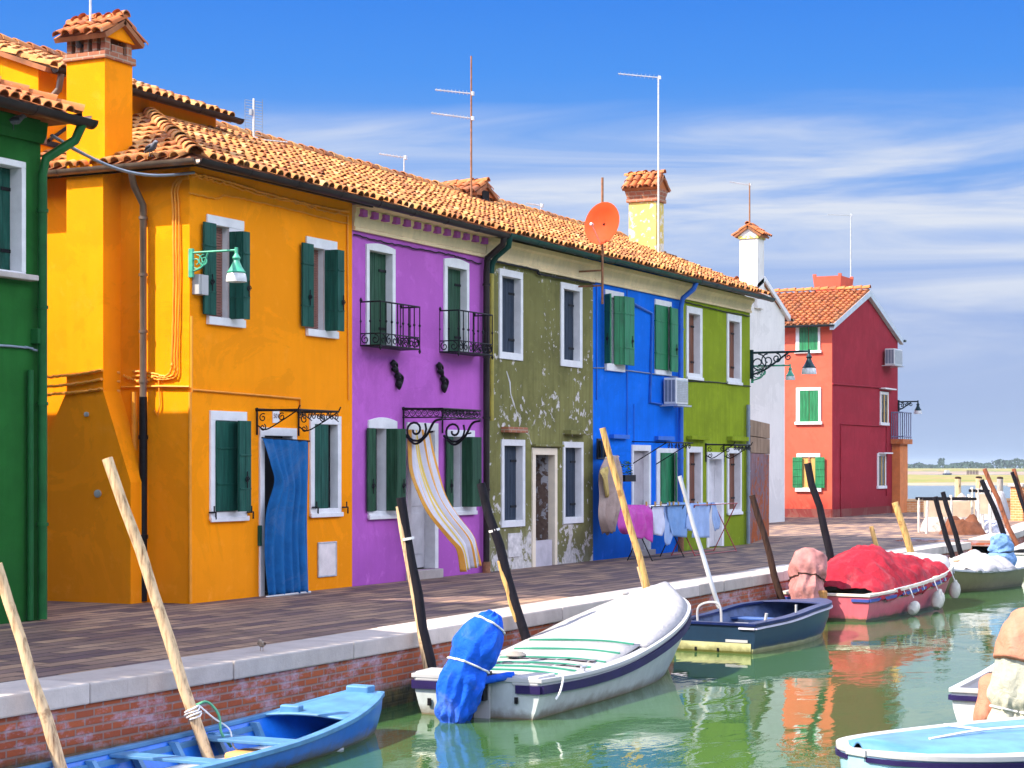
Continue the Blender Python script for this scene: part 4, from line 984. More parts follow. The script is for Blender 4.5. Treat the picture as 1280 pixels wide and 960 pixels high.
mb = MB(); mb.box(cx0, cx0+.66, -.12, .52, zE, zct); c = mb.build('chimney', M['whitewall'], wh, bevel=.01)
mb = MB(); mb.box(cx0-.04, cx0+.7, -.16, .56, zct, zct+.1); mb.build('collar', M['yellowch'], c)
cap_roof(c, cx0-.03, cx0+.69, -.15, .55, zct+.1, .33, axis='x', over=.13, gm='whitewall')

# ---- red house
UR, VR = 47.8, -5.45
rh = empty('red_house', (UR, -VR, 0), 'three storey red house with sunlit side coloured coral at the end of the pavement', 'house')
Lr, Dr = 9.2, 6.0; zE, zR, xr = 7.3, 8.85, 4.6
holes = []
def rx(px): return fu(px, VR)-UR
def rz(px, py): return fz(px, py, VR)
def cy(px): return -sv(px, UR)+VR                      # local y on the coral side
def cz(px, py): return sz(px, py, UR)
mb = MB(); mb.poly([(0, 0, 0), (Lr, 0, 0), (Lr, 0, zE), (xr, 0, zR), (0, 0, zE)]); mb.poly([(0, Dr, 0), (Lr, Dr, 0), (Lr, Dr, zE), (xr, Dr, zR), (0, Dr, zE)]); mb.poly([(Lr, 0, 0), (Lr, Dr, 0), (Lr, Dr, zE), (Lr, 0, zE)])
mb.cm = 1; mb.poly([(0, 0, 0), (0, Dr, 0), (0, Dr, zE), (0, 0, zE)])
mb.build('wall', [M['red'], M['coral']], rh)  # one plaster in two colours: darker red for shade, coral for the sunlit side
mb = MB(); k2 = (zR-zE)/xr; Lw = (xr+.3)*math.hypot(1, k2)
slope(mb, (-.3, -.15, zE-.05), (0, 1, 0), Vector((1, 0, k2)), [(0, 0), (Dr+.3, 0), (Dr+.3, Lw), (0, Lw)], .24, .4)
slope(mb, (Lr+.3, -.15, zE-.05), (0, 1, 0), Vector((-1, 0, k2)), [(0, 0), (Dr+.3, 0), (Dr+.3, Lw), (0, Lw)], .24, .4)
ridge(mb, (xr, -.15, zR+.12), (xr, Dr, zR+.12), .13)
mb.build('roof', [M['tilered'], M['tilebed']], rh, smooth=40)
mb = MB(); mb.prism([(-.32, zE-.28), (-.32, zE-.06), (xr, zR+.05), (Lr+.32, zE-.06), (Lr+.32, zE-.28), (xr, zR-.2)], 'xz', -.16, -.003); mb.build('barge_board', mat('pale_blue_barge', (.5, .55, .62), .6), rh)
gutter('gutter', [(-.38, -.2, zE-.08), (-.38, Dr, zE-.08)], M['guttergrey'], rh, .08)
gutter('gutter', [(Lr+.4, -.25, zE-.08), (Lr+.4, Dr, zE-.08)], M['guttergrey'], rh, .09)
def coral_window(l, r, ot, ob, il, ir, it, ib, kind):
    ya, yb = cy(r), cy(l); za, zb = cz(l, ob), cz(l, ot); y0, y1 = cy(ir), cy(il); z0, z1 = cz(il, ib), cz(il, it); mb = MB()
    mb.box(-.05, .02, ya, y0, z0, z1); mb.box(-.05, .02, y1, yb, z0, z1); mb.box(-.05, .02, ya, yb, z1, zb); mb.box(-.08, .02, ya-.05, yb+.05, za, z0)
    w = mb.build('window', M['white'], rh, bevel=.01)
    if kind == 'shut':
        m = (y0+y1)/2
        boards(w, (-.02, y0), (-.02, m-.01), z0, z1, 'sh_green'); boards(w, (-.02, m+.01), (-.02, y1), z0, z1, 'sh_green')
    else:
        mb = MB(); mb.poly([(-.01, y0, z0), (-.01, y1, z0), (-.01, y1, z1), (-.01, y0, z1)]); mb.build('window_pane', M['gold'], w)
        mb = MB(); m = (y0+y1)/2; mb.box(-.045, -.015, m-.03, m+.03, z0, z1); mb.build('sash_bar', M['chimbrick'], w)
        boards(w, (-.07, cy(1031.5)), (-.07, y0+.05), z0, z1, 'sh_green', batten=(.12, .38, .62, .88), n=1); boards(w, (-.07, y1-.05), (-.07, cy(991.3)), z0, z1, 'sh_green', batten=(.12, .38, .62, .88), n=1)
coral_window(995, 1025.5, 406, 442, 999.5, 1022.7, 409.5, 438.5, 'shut')
coral_window(995.4, 1026.5, 484.8, 531, 1000.2, 1023.3, 488.5, 527.3, 'shut')
coral_window(996, 1025.5, 567, 614.5, 1002, 1021.3, 571.5, 609.7, 'open')
def red_window(l, r, ot, ob):
    a, b = rx(l), rx(r); z0, z1 = rz(l, ob), rz(l, ot); mb = MB(); t = .12
    mb.box(a, a+t, -.04, .02, z0+t, z1-t); mb.box(b-t, b, -.04, .02, z0+t, z1-t); mb.box(a, b, -.04, .02, z1-t, z1); mb.box(a-.04, b+.04, -.07, .02, z0, z0+t)
    w = mb.build('window', M['white'], rh, bevel=.01)
    mb = MB(); mb.poly([(a+t, -.01, z0+t), (b-t, -.01, z0+t), (b-t, -.01, z1-t), (a+t, -.01, z1-t)]); mb.build('window_pane', M['glass'], w)
    mb = MB(); m = (a+b)/2; mb.box(a+t, a+t+.08, -.03, -.012, z0+t, z1-t); mb.box(m-.05, m+.05, -.03, -.012, z0+t, z1-t); mb.box(b-t-.06, b-t, -.03, -.012, z0+t, z1-t); mb.build('sash_bar', M['gold'], w)
red_window(1099.6, 1109.8, 489, 531.5); red_window(1096.2, 1106.6, 566.5, 611)
for l, r, t in ((1099.5, 1113.5, 484.5), (1098, 1109, 565.5)):
    mb = MB(); mb.box(rx(l), rx(r), -.25, 0, rz(l, t+1.6), rz(l, t)); mb.build('window_hood', M['white'], rh)
mb = MB(); mb.tube([(rx(1050), -.03, 0), (rx(1050), -.03, rz(1050, 530)), (rx(1110), -.03, rz(1110, 533))], .025, 6); mb.tube([(0, -.03, rz(1042, 480)), (rx(1118), -.03, rz(1118, 486))], .035, 6); mb.tube([(rx(1107.5), -.03, rz(1107, 533)), (rx(1107.5), -.03, rz(1107, 620))], .03, 6); mb.build('wall_conduit', M['red'], rh)
mb = MB(); mb.box(-.02, -.003, .02, Dr, .0, .32); mb.box(-.02, Lr, -.02, -.003, 0, .3); mb.build('plinth', plaster('dark_plinth', (.2, .02, .025)), rh)
# wide red chimney
a, b = fu(1036.5, VR-2.2)-UR, fu(1065, VR-2.2)-UR; b = a+(b-a)*.55; z0, z1 = 8.0, fz(1050, 349, VR-2.2)
mb = MB(); mb.hexa([(a+.2, 1.9, z0), (b-.2, 1.9, z0), (b-.2, 2.7, z0), (a+.2, 2.7, z0)], [(a, 1.7, z1), (b, 1.7, z1), (b, 2.9, z1), (a, 2.9, z1)])
for x in (a, b-.12):
    for y in (1.7, 2.78): mb.box(x, x+.12, y, y+.12, z1, z1+.1)
mb.build('chimney', M['coral'], rh)
# porch with a balcony at the far end
mb = MB(); mb.box(8.3, 9.5, -.34, -.004, 0, 2.85); pr = mb.build('porch', mat('terracotta_paint', (.62, .19, .05), .8), rh)
mb = MB(); mb.box(8.1, 9.6, -.52, -.004, 2.85, 3.05); mb.build('balcony_slab', M['tilered'], pr)
mb = MB()
for z in (3.15, 4.15): mb.tube([(8.15, -.01, z), (8.15, -.48, z), (9.55, -.48, z)], .03, 6)
for i in range(6): mb.tube([(8.15, -.03-i*.09, 3.05), (8.15, -.03-i*.09, 4.15)], .022, 6)
for i in range(5): mb.tube([(8.15+i*.33, -.48, 3.05), (8.15+i*.33, -.48, 4.15)], .022, 6)
mb.build('balcony_railing', mat('blue_grey_rail', (.16, .18, .3), .5), pr)

# ---- deep green house on the near side of the lane
UG = -8.3
H = House('green_house', 'deep green house at the near side of the lane with white window', UG, -3.12, 8, 6.25, M['darkgreen']); N_ = H
w, x0, x1, z0, z1 = opening(H, -14, 25, (10, 207), (25, 340), (-20, 30.3), (30, 203), (25, 344), depth=.2, back=.05)
inset_pair(w, x0, x1, z0, z1, .17, 'sh_dark', hinge=(.2, .8))
mb = MB(); mb.box(x0-.2, H.x(38), -.14, .0, fz(38, 352), fz(38, 345)); mb.build('sill', M['curb'], w, bevel=.012)
# more windows further along, out of the picture
for k in range(0):
    for zz0 in (1.0, 3.9):
        xx = 2.0+k*3.6; H.holes.append((xx, xx+.8, zz0, zz0+1.3)); mb = MB()
        mb.box(xx-.1, xx, -.03, .15, zz0-.1, zz0+1.4); mb.box(xx+.8, xx+.9, -.03, .15, zz0-.1, zz0+1.4); mb.box(xx, xx+.8, -.03, .15, zz0+1.3, zz0+1.4); mb.box(xx, xx+.8, -.03, .15, zz0-.1, zz0)
        w = mb.build('window', M['white'], H.root); boards(w, (xx, .1), (xx+.8, .1), zz0, zz0+1.3, 'sh_dark')
H.finish(None)
mb = MB(); Wn = -3.12-UG; ov = .38; hd = 4.3
eb = Vector((0, 1, tz)).normalized(); k = math.hypot(1, tz)
x0, x1 = .0, Wn+.33
slope(mb, (x0, -ov, 6.3), (1, 0, 0), eb, [(0, 0), (x1-x0, 0), (x1-x0-hd, hd*k), (0, hd*k)])
slope(mb, (x1, -ov, 6.3), (0, 1, 0), Vector((-1, 0, tz)).normalized(), [(0, 0), (hd, hd*k), (2*hd, 0)])
slope(mb, (x0, 2*hd-ov, 6.3), (1, 0, 0), Vector((0, -1, tz)).normalized(), [(0, 0), (x1-x0, 0), (max(0, x1-x0-hd), hd*k), (0, hd*k)], .26, .5)
ridge(mb, (x1, -ov, 6.33), (x1-hd, hd-ov, 6.35+hd*tz), .12)
mb.build('roof', [M['tilered'], M['tilebed']], H.root, smooth=40)
gutter('gutter', [(.05, -ov-.07, 6.27), (x1+.12, -ov-.07, 6.27)], M['gutter'], H.root, .1)
gutter('gutter', [(x1+.1, -ov-.0, 6.36), (x1+.1, 7, 6.36)], M['gutter'], H.root, .1)
mb = MB(); mb.prism([(0, 5.95), (-.05, 5.95), (-.1, 6.05), (-.12, 6.2), (0, 6.2)], 'yz', 0, Wn); mb.build('cornice', M['darkgreen'], H.root)
xp = H.x(53, .1)
downpipe(H.root, [(Wn+.25, -ov-.07, 6.2), (Wn+.2, -ov, 6.0), (xp+.02, -.14, 5.75), (xp, -.1, 5.55), (xp, -.1, .02)], .06, M['pipegreen'], [(xp, -.1, z) for z in (5.1, 3.9, 2.7, 1.2)])
xp = H.x(38, .06); downpipe(H.root, [(xp, -.06, fz(38, 463)), (xp, -.06, .02)], .04, M['pipegreen'])
mb = MB(); mb.box(H.x(38), H.x(47), -.12, 0, fz(40, 430), fz(40, 411)); mb.build('junction_box', M['pipegreen'], H.root, bevel=.01)
tube_part('wall_cable', wavy([(.2, -.03, fz(0, 432)+.05), (H.x(0), -.03, fz(0, 432)), (H.x(30), -.03, fz(30, 434)), (H.x(46), -.06, fz(46, 440))], .006, .01, 40, 11), .015, M['pipegrey'], H.root)

# ---- the taller house next to it, out of the picture, which shades the near quay
UT = -14.8
H = House('ochre_house', 'tall ochre house beside the green house, standing out of the picture', UT, UG-.01, 7, 7.7, plaster('ochre_plaster', (.5, .3, .1)))
for xx in (1.0, 4.2):
    for zz0 in (.9, 3.2, 5.5):
        H.holes.append((xx, xx+.8, zz0, zz0+1.3)); mb = MB()
        mb.box(xx-.1, xx, -.03, .15, zz0, zz0+1.3); mb.box(xx+.8, xx+.9, -.03, .15, zz0, zz0+1.3); mb.box(xx-.1, xx+.9, -.03, .15, zz0+1.3, zz0+1.42); mb.box(xx-.1, xx+.9, -.06, .15, zz0-.1, zz0)
        w = mb.build('window', M['white'], H.root); boards(w, (xx, .1), (xx+.8, .1), zz0, zz0+1.3, 'sh_brown')
H.finish((3.5, 9.0))
mb = MB(); L = 3.9*math.hypot(1, tz)
for y0, sg in ((-.4, 1), (7.4, -1)): slope(mb, (-.1, y0, 7.65), (1, 0, 0), Vector((0, sg, tz)).normalized(), [(0, 0), (H.w+.2, 0), (H.w+.2, L), (0, L)], .22, .36)
mb.build('roof', [M['tile'], M['tilebed']], H.root, smooth=40)
# ------------------------------------------------------------------ boats
def lerp_st(st, t):
    for a, b in zip(st, st[1:]):
        if t <= b[0]+1e-9:
            f = (t-a[0])/(b[0]-a[0]); return [a[k]+(b[k]-a[k])*f for k in range(len(a))]
    return list(st[-1])
def smooth_st(st, n=6):
    pts = [Vector(s) for s in st]; return [list(p) for p in catmull(pts, n)]
class Boat:
    """stations: (t along the length, half beam, sheer height, half beam at the chine) ; heights from the waterline"""
    def __init__(s, name, label, stern, head, L, st, hullm, innerm, gunm, floor=.08, zc=-.06, keel=-.16, gw=.07, strake=None, inner=True):
        s.L = L; s.st = smooth_st(st); s.floor = floor
        s.root = empty(name, (stern[0], stern[1], ZW), label, 'boat', None, math.atan2(head[1], head[0]))
        mb = MB(); rings = []
        for t, B, Sh, C in s.st:
            x = t*L; k = keel*(1-max(0, (t-.75)/.25)**2*.9); z2 = zc+max(0, (t-.7)/.3)**2*(Sh*.12); m1 = B*.96+C*.04
            half = [(B, Sh), (B*.72+C*.28+.012, Sh*.62+z2*.38), (B*.3+C*.7+.01, Sh*.25+z2*.75), (C, z2), (C*.5, (z2+k)/2-.01), (0, k)]
            rk = max(0, (t-.8)/.2)**2*(.0)
            rings.append([(x-rk, y, z) for y, z in half]+[(x-rk, -y, z) for y, z in half[-2::-1]])
        mb.loft(rings, cap=True, closed=False)
        s.hull = mb.build('hull', hullm, s.root, smooth=38)
        if inner:
            mb = MB(); rings = []
            for t, B, Sh, C in s.st:
                t2 = min(max(t, .012), .985); x = t2*L; b = max(.012, B-.045); c = max(.01, min(C, B)-.05); fl = floor+max(0, (t-.72)/.28)**2*(Sh-floor)*.7
                rings.append([(x, b, Sh-.012), (x, b*.55+c*.45, Sh*.5+fl*.5), (x, c, fl), (x, -c, fl), (x, -(b*.55+c*.45), Sh*.5+fl*.5), (x, -b, Sh-.012)])
            mb.loft(rings, cap=True, closed=False); mb.build('inside_planking', innerm, s.root, smooth=30)
        mb = MB()
        for sg in (1, -1):
            rr = []
            for t, B, Sh, C in s.st:
                x = t*L; b0 = max(.0, B-gw); rr.append([(x, sg*b0, Sh-.01), (x, sg*(B+.022), Sh-.02), (x, sg*(B+.022), Sh+.025), (x, sg*b0, Sh+.03)])
            mb.loft(rr)
        B, Sh = s.st[0][1], s.st[0][2]; mb.box(-.025, .05, -B-.02, B+.02, Sh-.02, Sh+.026)
        B, Sh = s.st[-1][1], s.st[-1][2]; mb.box(L-.05, L+.02, -B-.01, B+.01, Sh-.03, Sh+.028)
        s.gun = mb.build('gunwale', gunm, s.root, bevel=.006)
        if strake:
            mb = MB()
            for sg in (1, -1):
                rr = []
                for t, B, Sh, C in s.st:
                    b = B-.02; rr.append([(t*L, sg*b, Sh-strake[1]-strake[2]), (t*L, sg*(B+.03), Sh-strake[1]-strake[2]), (t*L, sg*(B+.032), Sh-strake[1]), (t*L, sg*b, Sh-strake[1])])
                mb.loft(rr)
            B, Sh = s.st[0][1], s.st[0][2]
            mb.box(-.03, 0, -B, -B*.62, Sh-strake[1]-strake[2], Sh-strake[1]); mb.box(-.03, 0, B*.62, B, Sh-strake[1]-strake[2], Sh-strake[1])
            mb.build('rubbing_strake', strake[0], s.root)
    def at(s, t): return lerp_st(s.st, t)
    def deck(s, t0, t1, m, crown=.05, name='foredeck', drop=.0, n=10, inset=.03):
        mb = MB()
        def fn(u, v):
            t = t0+(t1-t0)*v; _, B, Sh, C = s.at(t); c = u*2-1; b = max(.01, B-inset); cr = crown(v) if callable(crown) else crown; return (t*s.L, c*b, Sh+.012-drop+cr*(1-c*c))
        mb.grid(fn, n, n); return mb.build(name, m, s.root, smooth=60, solid=.02)
    def thwart(s, t, m, w=.2, z=None, name='thwart'):
        _, B, Sh, C = s.at(t); z = Sh*.72 if z is None else z; mb = MB(); mb.box(t*s.L-w/2, t*s.L+w/2, -B+.05, B-.05, z-.03, z); return mb.build(name, m, s.root, bevel=.006)
    def w(s, x, y, z): return s.root.matrix_basis @ Vector((x, y, z))
    def side(s, t, sg, f=.0):
        _, B, Sh, C = s.at(t); return Vector((t*s.L, sg*(B+f), Sh))
def bag(parent, name, pts, wx, wy, m, n=20, rough=.022, seed=0, freq=6., axis_x=(1, 0, 0), cords=(), cordm=None, folds=0.):
    """a cloth-wrapped shape: ellipses lofted along pts, ruffled, with cords tied round it at the given fractions"""
    P = catmull(pts, 7); k = len(P); ax = Vector(axis_x).normalized(); mb = MB(); rings = []
    def wat(arr, t):
        f = t*(len(arr)-1); i = min(int(f), len(arr)-2); f -= i; f = f*f*(3-2*f); return arr[i]+(arr[i+1]-arr[i])*f
    def ring(i, extra=0., rf=1.):
        t = i/(k-1); d = (P[min(i+1, k-1)]-P[max(i-1, 0)]).normalized(); b = d.cross(ax).normalized(); a = b.cross(d).normalized(); out = []
        for j in range(n):
            th = 2*math.pi*j/n; q = Vector((math.cos(th)*2.2+seed, math.sin(th)*2.2, t*freq)); g = mnoise.noise(q)*rough*2.4+mnoise.noise(q*2.7)*rough
            g += folds*1.5*(.8-1.6*abs(math.sin(th*3.5+t*3+3*mnoise.noise(q)))+.5-abs(math.sin(th*6-t*5+3*mnoise.noise(q*1.3))))*math.sin(math.pi*min(1, t*1.2+.1))*(1.25-t)
            g -= sum(.05*math.exp(-((t-c)/.06)**2) for c in cords)
            g = g*rf+extra; out.append(P[i]+a*math.cos(th)*(wat(wx, t)+g)+b*math.sin(th)*(wat(wy, t)+g))
        return out
    for i in range(k): rings.append(ring(i))
    mb.loft(rings); o = mb.build(name, m, parent, smooth=50, sub=1)
    for c in cords:
        i = round(c*(k-1)); r = ring(i, .012); mb = MB(); mb.tube(r+[r[0]], .011, 5); mb.build('cord', cordm or M['cordwhite'], o, smooth=60)
    return o
def drape(parent, name, boat, t0, t1, prof, m, hang=.1, fold=.03, seed=0, nu=26, nv=34, over=.03, cords=0):
    """a tarpaulin over a boat: prof gives ridge height above the gunwale along it"""
    mb = MB()
    def fn(u, v):
        t = t0+(t1-t0)*v; _, B, Sh, C = boat.at(t); c = u*2-1; f = v*(len(prof)-1); i = min(int(f), len(prof)-2); h = prof[i]+(prof[i+1]-prof[i])*(f-i)
        s_ = max(0, 1-abs(c)**1.7); q = Vector((t*9+seed, c*2.2, seed*.3))
        wob = (.5-abs(math.sin(t*24+c*2+2.5*mnoise.noise(q))))*fold*1.3*abs(c)**1.2+mnoise.noise(q)*fold*1.4+(.35-abs(mnoise.noise(q*1.8)))*fold*1.5+abs(mnoise.noise(Vector((t*16+seed, c*.9, 2))))*fold*1.8*(.3+abs(c))
        edge = max(0, (abs(c)-.86)/.14)
        return (t*boat.L+mnoise.noise(q*1.3)*.05*(v if v < .5 else 1-v), c*(B+over+wob*.35*abs(c)), Sh+.03+h*s_+wob*(.4+s_)-edge*(hang+mnoise.noise(Vector((t*11, 5, seed)))*hang*.6))
    mb.grid(fn, nu, nv); return mb.build(name, m, parent, smooth=60, solid=.008)
M['cordwhite'] = mat('white_cord', (.75, .72, .7), .8)
M['bluecover'] = cloth_mat('blue_motor_cover', (.004, .09, .58)); M['pinkcover'] = cloth_mat('faded_pink_cover', (.42, .18, .17), .45, .6)
M['redtarp'] = cloth_mat('red_tarpaulin', (.33, .012, .028), .3, .8); M['whitetarp'] = cloth_mat('white_tarpaulin', (.38, .365, .375), .16, .6)
M['lightbluepaint'] = mat('light_blue_deck', (.065, .2, .38), .55, var=.35, scale=3, bmp=.1); M['deepbluepaint'] = mat('deep_blue_paint', (.005, .15, .62), .45, var=.3, scale=4)
M['navypaint'] = mat('navy_paint', (.007, .016, .085), .4, var=.4, scale=6); M['whitegel'] = mat('white_gelcoat', (.42, .41, .415), .35, var=.1, scale=2); M['purplerail'] = mat('purple_rubber', (.02, .012, .07), .5, var=.3)
M['greyfloor'] = mat('worn_grey_boards', (.33, .35, .4), .7, var=.3, scale=5, stretch=(1, 7, 1))
EYE = Vector((0, 0, 0))
def loc(u, v): return (u, -v)
# 1 blue flat-bottomed boat
b1 = Boat('rowing_boat', 'bright blue flat-bottomed rowing boat with light blue foredeck tied below the quay', loc(-12.0, 6.0), (7.2, .12), 6.95,
    [(0, .5, .34, .38), (.15, .60, .24, .46), (.4, .66, .21, .52), (.65, .64, .22, .5), (.82, .52, .27, .38), (.93, .36, .34, .24), (1, .2, .40, .1)],
    hull_mat('blue_hull', (.006, .13, .52), (.02, .05, .09), .03), M['deepbluepaint'], M['lightbluepaint'], floor=-.02, gw=.06)
b1.deck(.83, .995, M['lightbluepaint'], .03)
mb = MB(); mb.box(6.78, 6.94, -.12, .14, .40, .49); mb.build('bow_block', M['lightbluepaint'], b1.root, bevel=.015)
mb = MB(); mb.box(5.82, 5.92, .1, .32, .3, .39); mb.build('mast_step', M['lightbluepaint'], b1.root, bevel=.015)
for i in range(9):
    t = .12+i*.085; _, B, Sh, C = b1.at(t)
    for sg in (1, -1):
        mb = MB(); mb.hexa([(t*6.95-.03, sg*(B-.06), Sh-.02), (t*6.95+.03, sg*(B-.06), Sh-.02), (t*6.95+.03, sg*(C-.06), 0), (t*6.95-.03, sg*(C-.06), 0)], [(t*6.95-.03, sg*(B-.14), Sh-.02), (t*6.95+.03, sg*(B-.14), Sh-.02), (t*6.95+.03, sg*(C-.12), 0), (t*6.95-.03, sg*(C-.12), 0)])
        mb.build('rib', M['lightbluepaint'], b1.root)
for t, w in ((.30, .22), (.52, .2), (.7, .3)): b1.thwart(t, M['lightbluepaint'], w, .2)
mb = MB()
for i in range(4): mb.box(1.0, 5.8, -.42+i*.21, -.24+i*.21, .0, .02)
mb.build('floor_boards', M['greyfloor'], b1.root)
mb = MB(); 
for sg in (1, -1): mb.loft([[(t*6.95, sg*(b1.at(t)[1]-.10), b1.at(t)[2]-.1), (t*6.95, sg*(b1.at(t)[1]-.05), b1.at(t)[2]-.1), (t*6.95, sg*(b1.at(t)[1]-.05), b1.at(t)[2]-.05), (t*6.95, sg*(b1.at(t)[1]-.10), b1.at(t)[2]-.05)] for t in [.05+.05*i for i in range(16)]])
mb.build('inner_rail', M['lightbluepaint'], b1.root)
mb = MB(); mb.box(4.6, 4.95, -.2, .15, .02, .1); mb.build('float', mat('orange_float', (.6, .3, .1), .7), b1.root, bevel=.03)
mb = MB(); mb.box(5.1, 5.4, -.3, -.1, .02, .14); mb.build('red_can', mat('red_plastic', (.5, .03, .03), .4), b1.root, bevel=.03)
# 2 white boat with a blue-wrapped outboard
b2 = Boat('motor_boat', 'white motor boat with a blue wrapped outboard and white cover over its bow', loc(-3.5, 6.35), (6.7, .32), 6.25,
    [(0, .76, .42, .66), (.2, .82, .39, .7), (.4, .85, .43, .72), (.6, .84, .56, .66), (.75, .77, .70, .5), (.88, .58, .82, .28), (.96, .34, .89, .12), (1, .12, .92, .03)],
    hull_mat('white_hull', (.44, .475, .475), (.30, .22, .16), .015, (.12, .09, .05)), M['whitegel'], M['whitegel'], floor=.2, gw=.1, strake=(M['purplerail'], .05, .09), zc=.0, keel=-.15)
b2.deck(.50, .99, M['whitetarp'], lambda v: .03+.15*min(1, v/.35)**1.5, 'bow_cover', -.02)
mb = MB()
_, B0, S0, _c = b2.at(.1)
mb.grid(lambda u, v: ((.10+.40*v)*6.25, (u*2-1)*(b2.at(.10+.40*v)[1]-.1), .385+.36*max(0, v-.55)+.03*(1-(u*2-1)**2)), 6, 8); mb.build('aft_cover', M['whitetarp'], b2.root, smooth=60, solid=.02)
mb = MB()
gz = lambda v: .385+.36*max(0, v-.55)+.03
for i, v in enumerate((.08, .25, .42, .6, .78, .97)):
    x = (.10+.40*v)*6.25; bb = b2.at(x/6.25)[1]-.16
    mb.tube(catmull([(x, -bb, gz(v)-.01), (x+.03, -bb*.4, gz(v)+.015), (x-.02, bb*.4, gz(v)+.015), (x+.02, bb, gz(v)-.01)], 5), .016, 5)
mb.build('green_battens', mat('green_batten', (.02, .2, .13), .6), b2.root)
M['greystain'] = mat('grey_stain', (.14, .12, .15), .9); rr = random.Random(5)
for v in (.42, .6):
    mb = MB(); x = (.10+.40*v)*6.25
    for k in range(9):
        y = -.55+k*.13+rr.uniform(-.03, .03); a = rr.uniform(.04, .09); mb.poly([(x-.16+rr.uniform(0, .1), y-a, gz(v)+.012), (x+.08, y-a*.6, gz(v)+.012), (x+.1, y+a*.7, gz(v)+.012), (x-.1, y+a, gz(v)+.012)])
    mb.build('cover_stain', M['greystain'], b2.root)
mb = MB(); mb.box(.02, .5, -.7, .7, .26, .30); mb.build('stern_seat', M['lightbluepaint'], b2.root)
for sg in (1, -1):
    mb = MB(); mb.hexa([(-.02, sg*.42, .36), (.42, sg*.52, .36), (.42, sg*.76, .36), (-.02, sg*.74, .36)], [(-.02, sg*.42, .47), (.42, sg*.52, .47), (.42, sg*.76, .47), (-.02, sg*.74, .47)])
    mb.build('quarter_seat', M['whitegel'], b2.root, bevel=.02)
om = MB(); om.box(-.16, .06, -.16, .16, .2, .5); om.tube([(-.14, .0, .4), (-.2, .02, -.25)], .06, 8); mo = om.build('outboard_motor', M['iron'], b2.root)
bag(mo, 'motor_cover', [(-.42, .10, -.06), (-.40, .06, .12), (-.34, .0, .42), (-.24, -.08, .72), (-.1, -.18, .99), (-.02, -.24, 1.14)], [.12, .2, .25, .27, .22, .06], [.16, .22, .26, .28, .22, .06], M['bluecover'], 44, .022, 3, 5, (0, 1, 0), (.52, .84), M['cordwhite'], .03)
om = MB(); om.tube([(-.22, -.16, .42), (.02, -.36, .46), (.06, -.42, .46)], .045, 8); om.build('tiller', M['bluecover'], mo, smooth=60)
for q in ((.54, .58, .1, .18), (-.5, -.46, .17, .24)):
    mb = MB(); mb.box(-.03, -.012, *q); mb.build('drain_fitting', M['iron'], b2.root)
mb = MB(); mb.box(-.055, -.03, -.18, .16, .0, .44); mb.build('motor_pad', M['whitegel'], b2.root)
mb = MB(); mb.tube(catmull([(.3, -.84, .47), (.28, -.9, .44), (.2, -.9, .3), (.12, -.88, .22)], 5), .012, 5); mb.build('mooring_loop', M['cordwhite'], b2.root)
mb = MB(); mb.lathe([(.03, 0), (.03, .06), (.05, .08), (.05, .1)], (5.5, .33, .92), 8); mb.build('mooring_post', M['whitegel'], b2.root); mb = MB(); mb.lathe([(.03, 0), (.03, .06), (.05, .08), (.05, .1)], (5.98, -.05, .97), 8); mb.build('mooring_post', M['whitegel'], b2.root)
# 3 navy boat
b3 = Boat('rowing_boat', 'small open navy boat with a yellowed stern, moored bow to the red tarpaulin boat', loc(4.5, 6.08), (4.2, -.35), 4.1,
    [(0, .66, .42, .6), (.3, .7, .45, .62), (.55, .68, .52, .56), (.75, .56, .53, .38), (.9, .34, .52, .16), (1, .1, .52, .02)],
    hull_mat('navy_hull', (.009, .028, .06), (.5, .47, .25), .07, (.10, .10, .02)), mat('worn_blue_inside', (.07, .11, .24), .6, var=.5, scale=5), M['navypaint'], floor=.08, gw=.12, strake=(mat('lavender_strip', (.6, .55, .7), .5), .04, .025))
mb = MB(); mb.box(-.018, -.004, -.6, .6, -.05, .15); mb.build('stern_band', hull_mat('yellowed_paint', (.5, .47, .24), (.12, .12, .03), .03, (.06, .06, .01)), b3.root)
mb = MB(); mb.box(-.02, -.006, -.55, -.2, .16, .2); mb.build('stern_trim', M['whitegel'], b3.root)
for y in (-.08, .28): mb = MB(); mb.box(-.03, -.006, y-.015, y+.015, .02, .07); mb.build('stern_bolt', M['iron'], b3.root)
b3.deck(.70, .99, M['navypaint'], .02)
mb = MB(); mb.box(.5, 1.8, -.3, .5, .09, .3); mb.build('white_box', M['whitegel'], b3.root, bevel=.05)
b3.thwart(.5, mat('blue_bench', (.03, .09, .3), .5, var=.4), .26, .36)
mb = MB()
for sg in (1,): mb.tube(catmull([(.55, .52, .3), (.55, .5, .62), (.6, .2, .66), (.6, .15, .3)], 6), .02, 6)
mb.tube([(1.6, -.62, .46), (1.6, -.62, .62)], .02, 6); mb.tube([(.5, -.6, .45), (.5, -.62, .56)], .025, 6); mb.build('rowlock', M['whitegel'], b3.root, smooth=60)
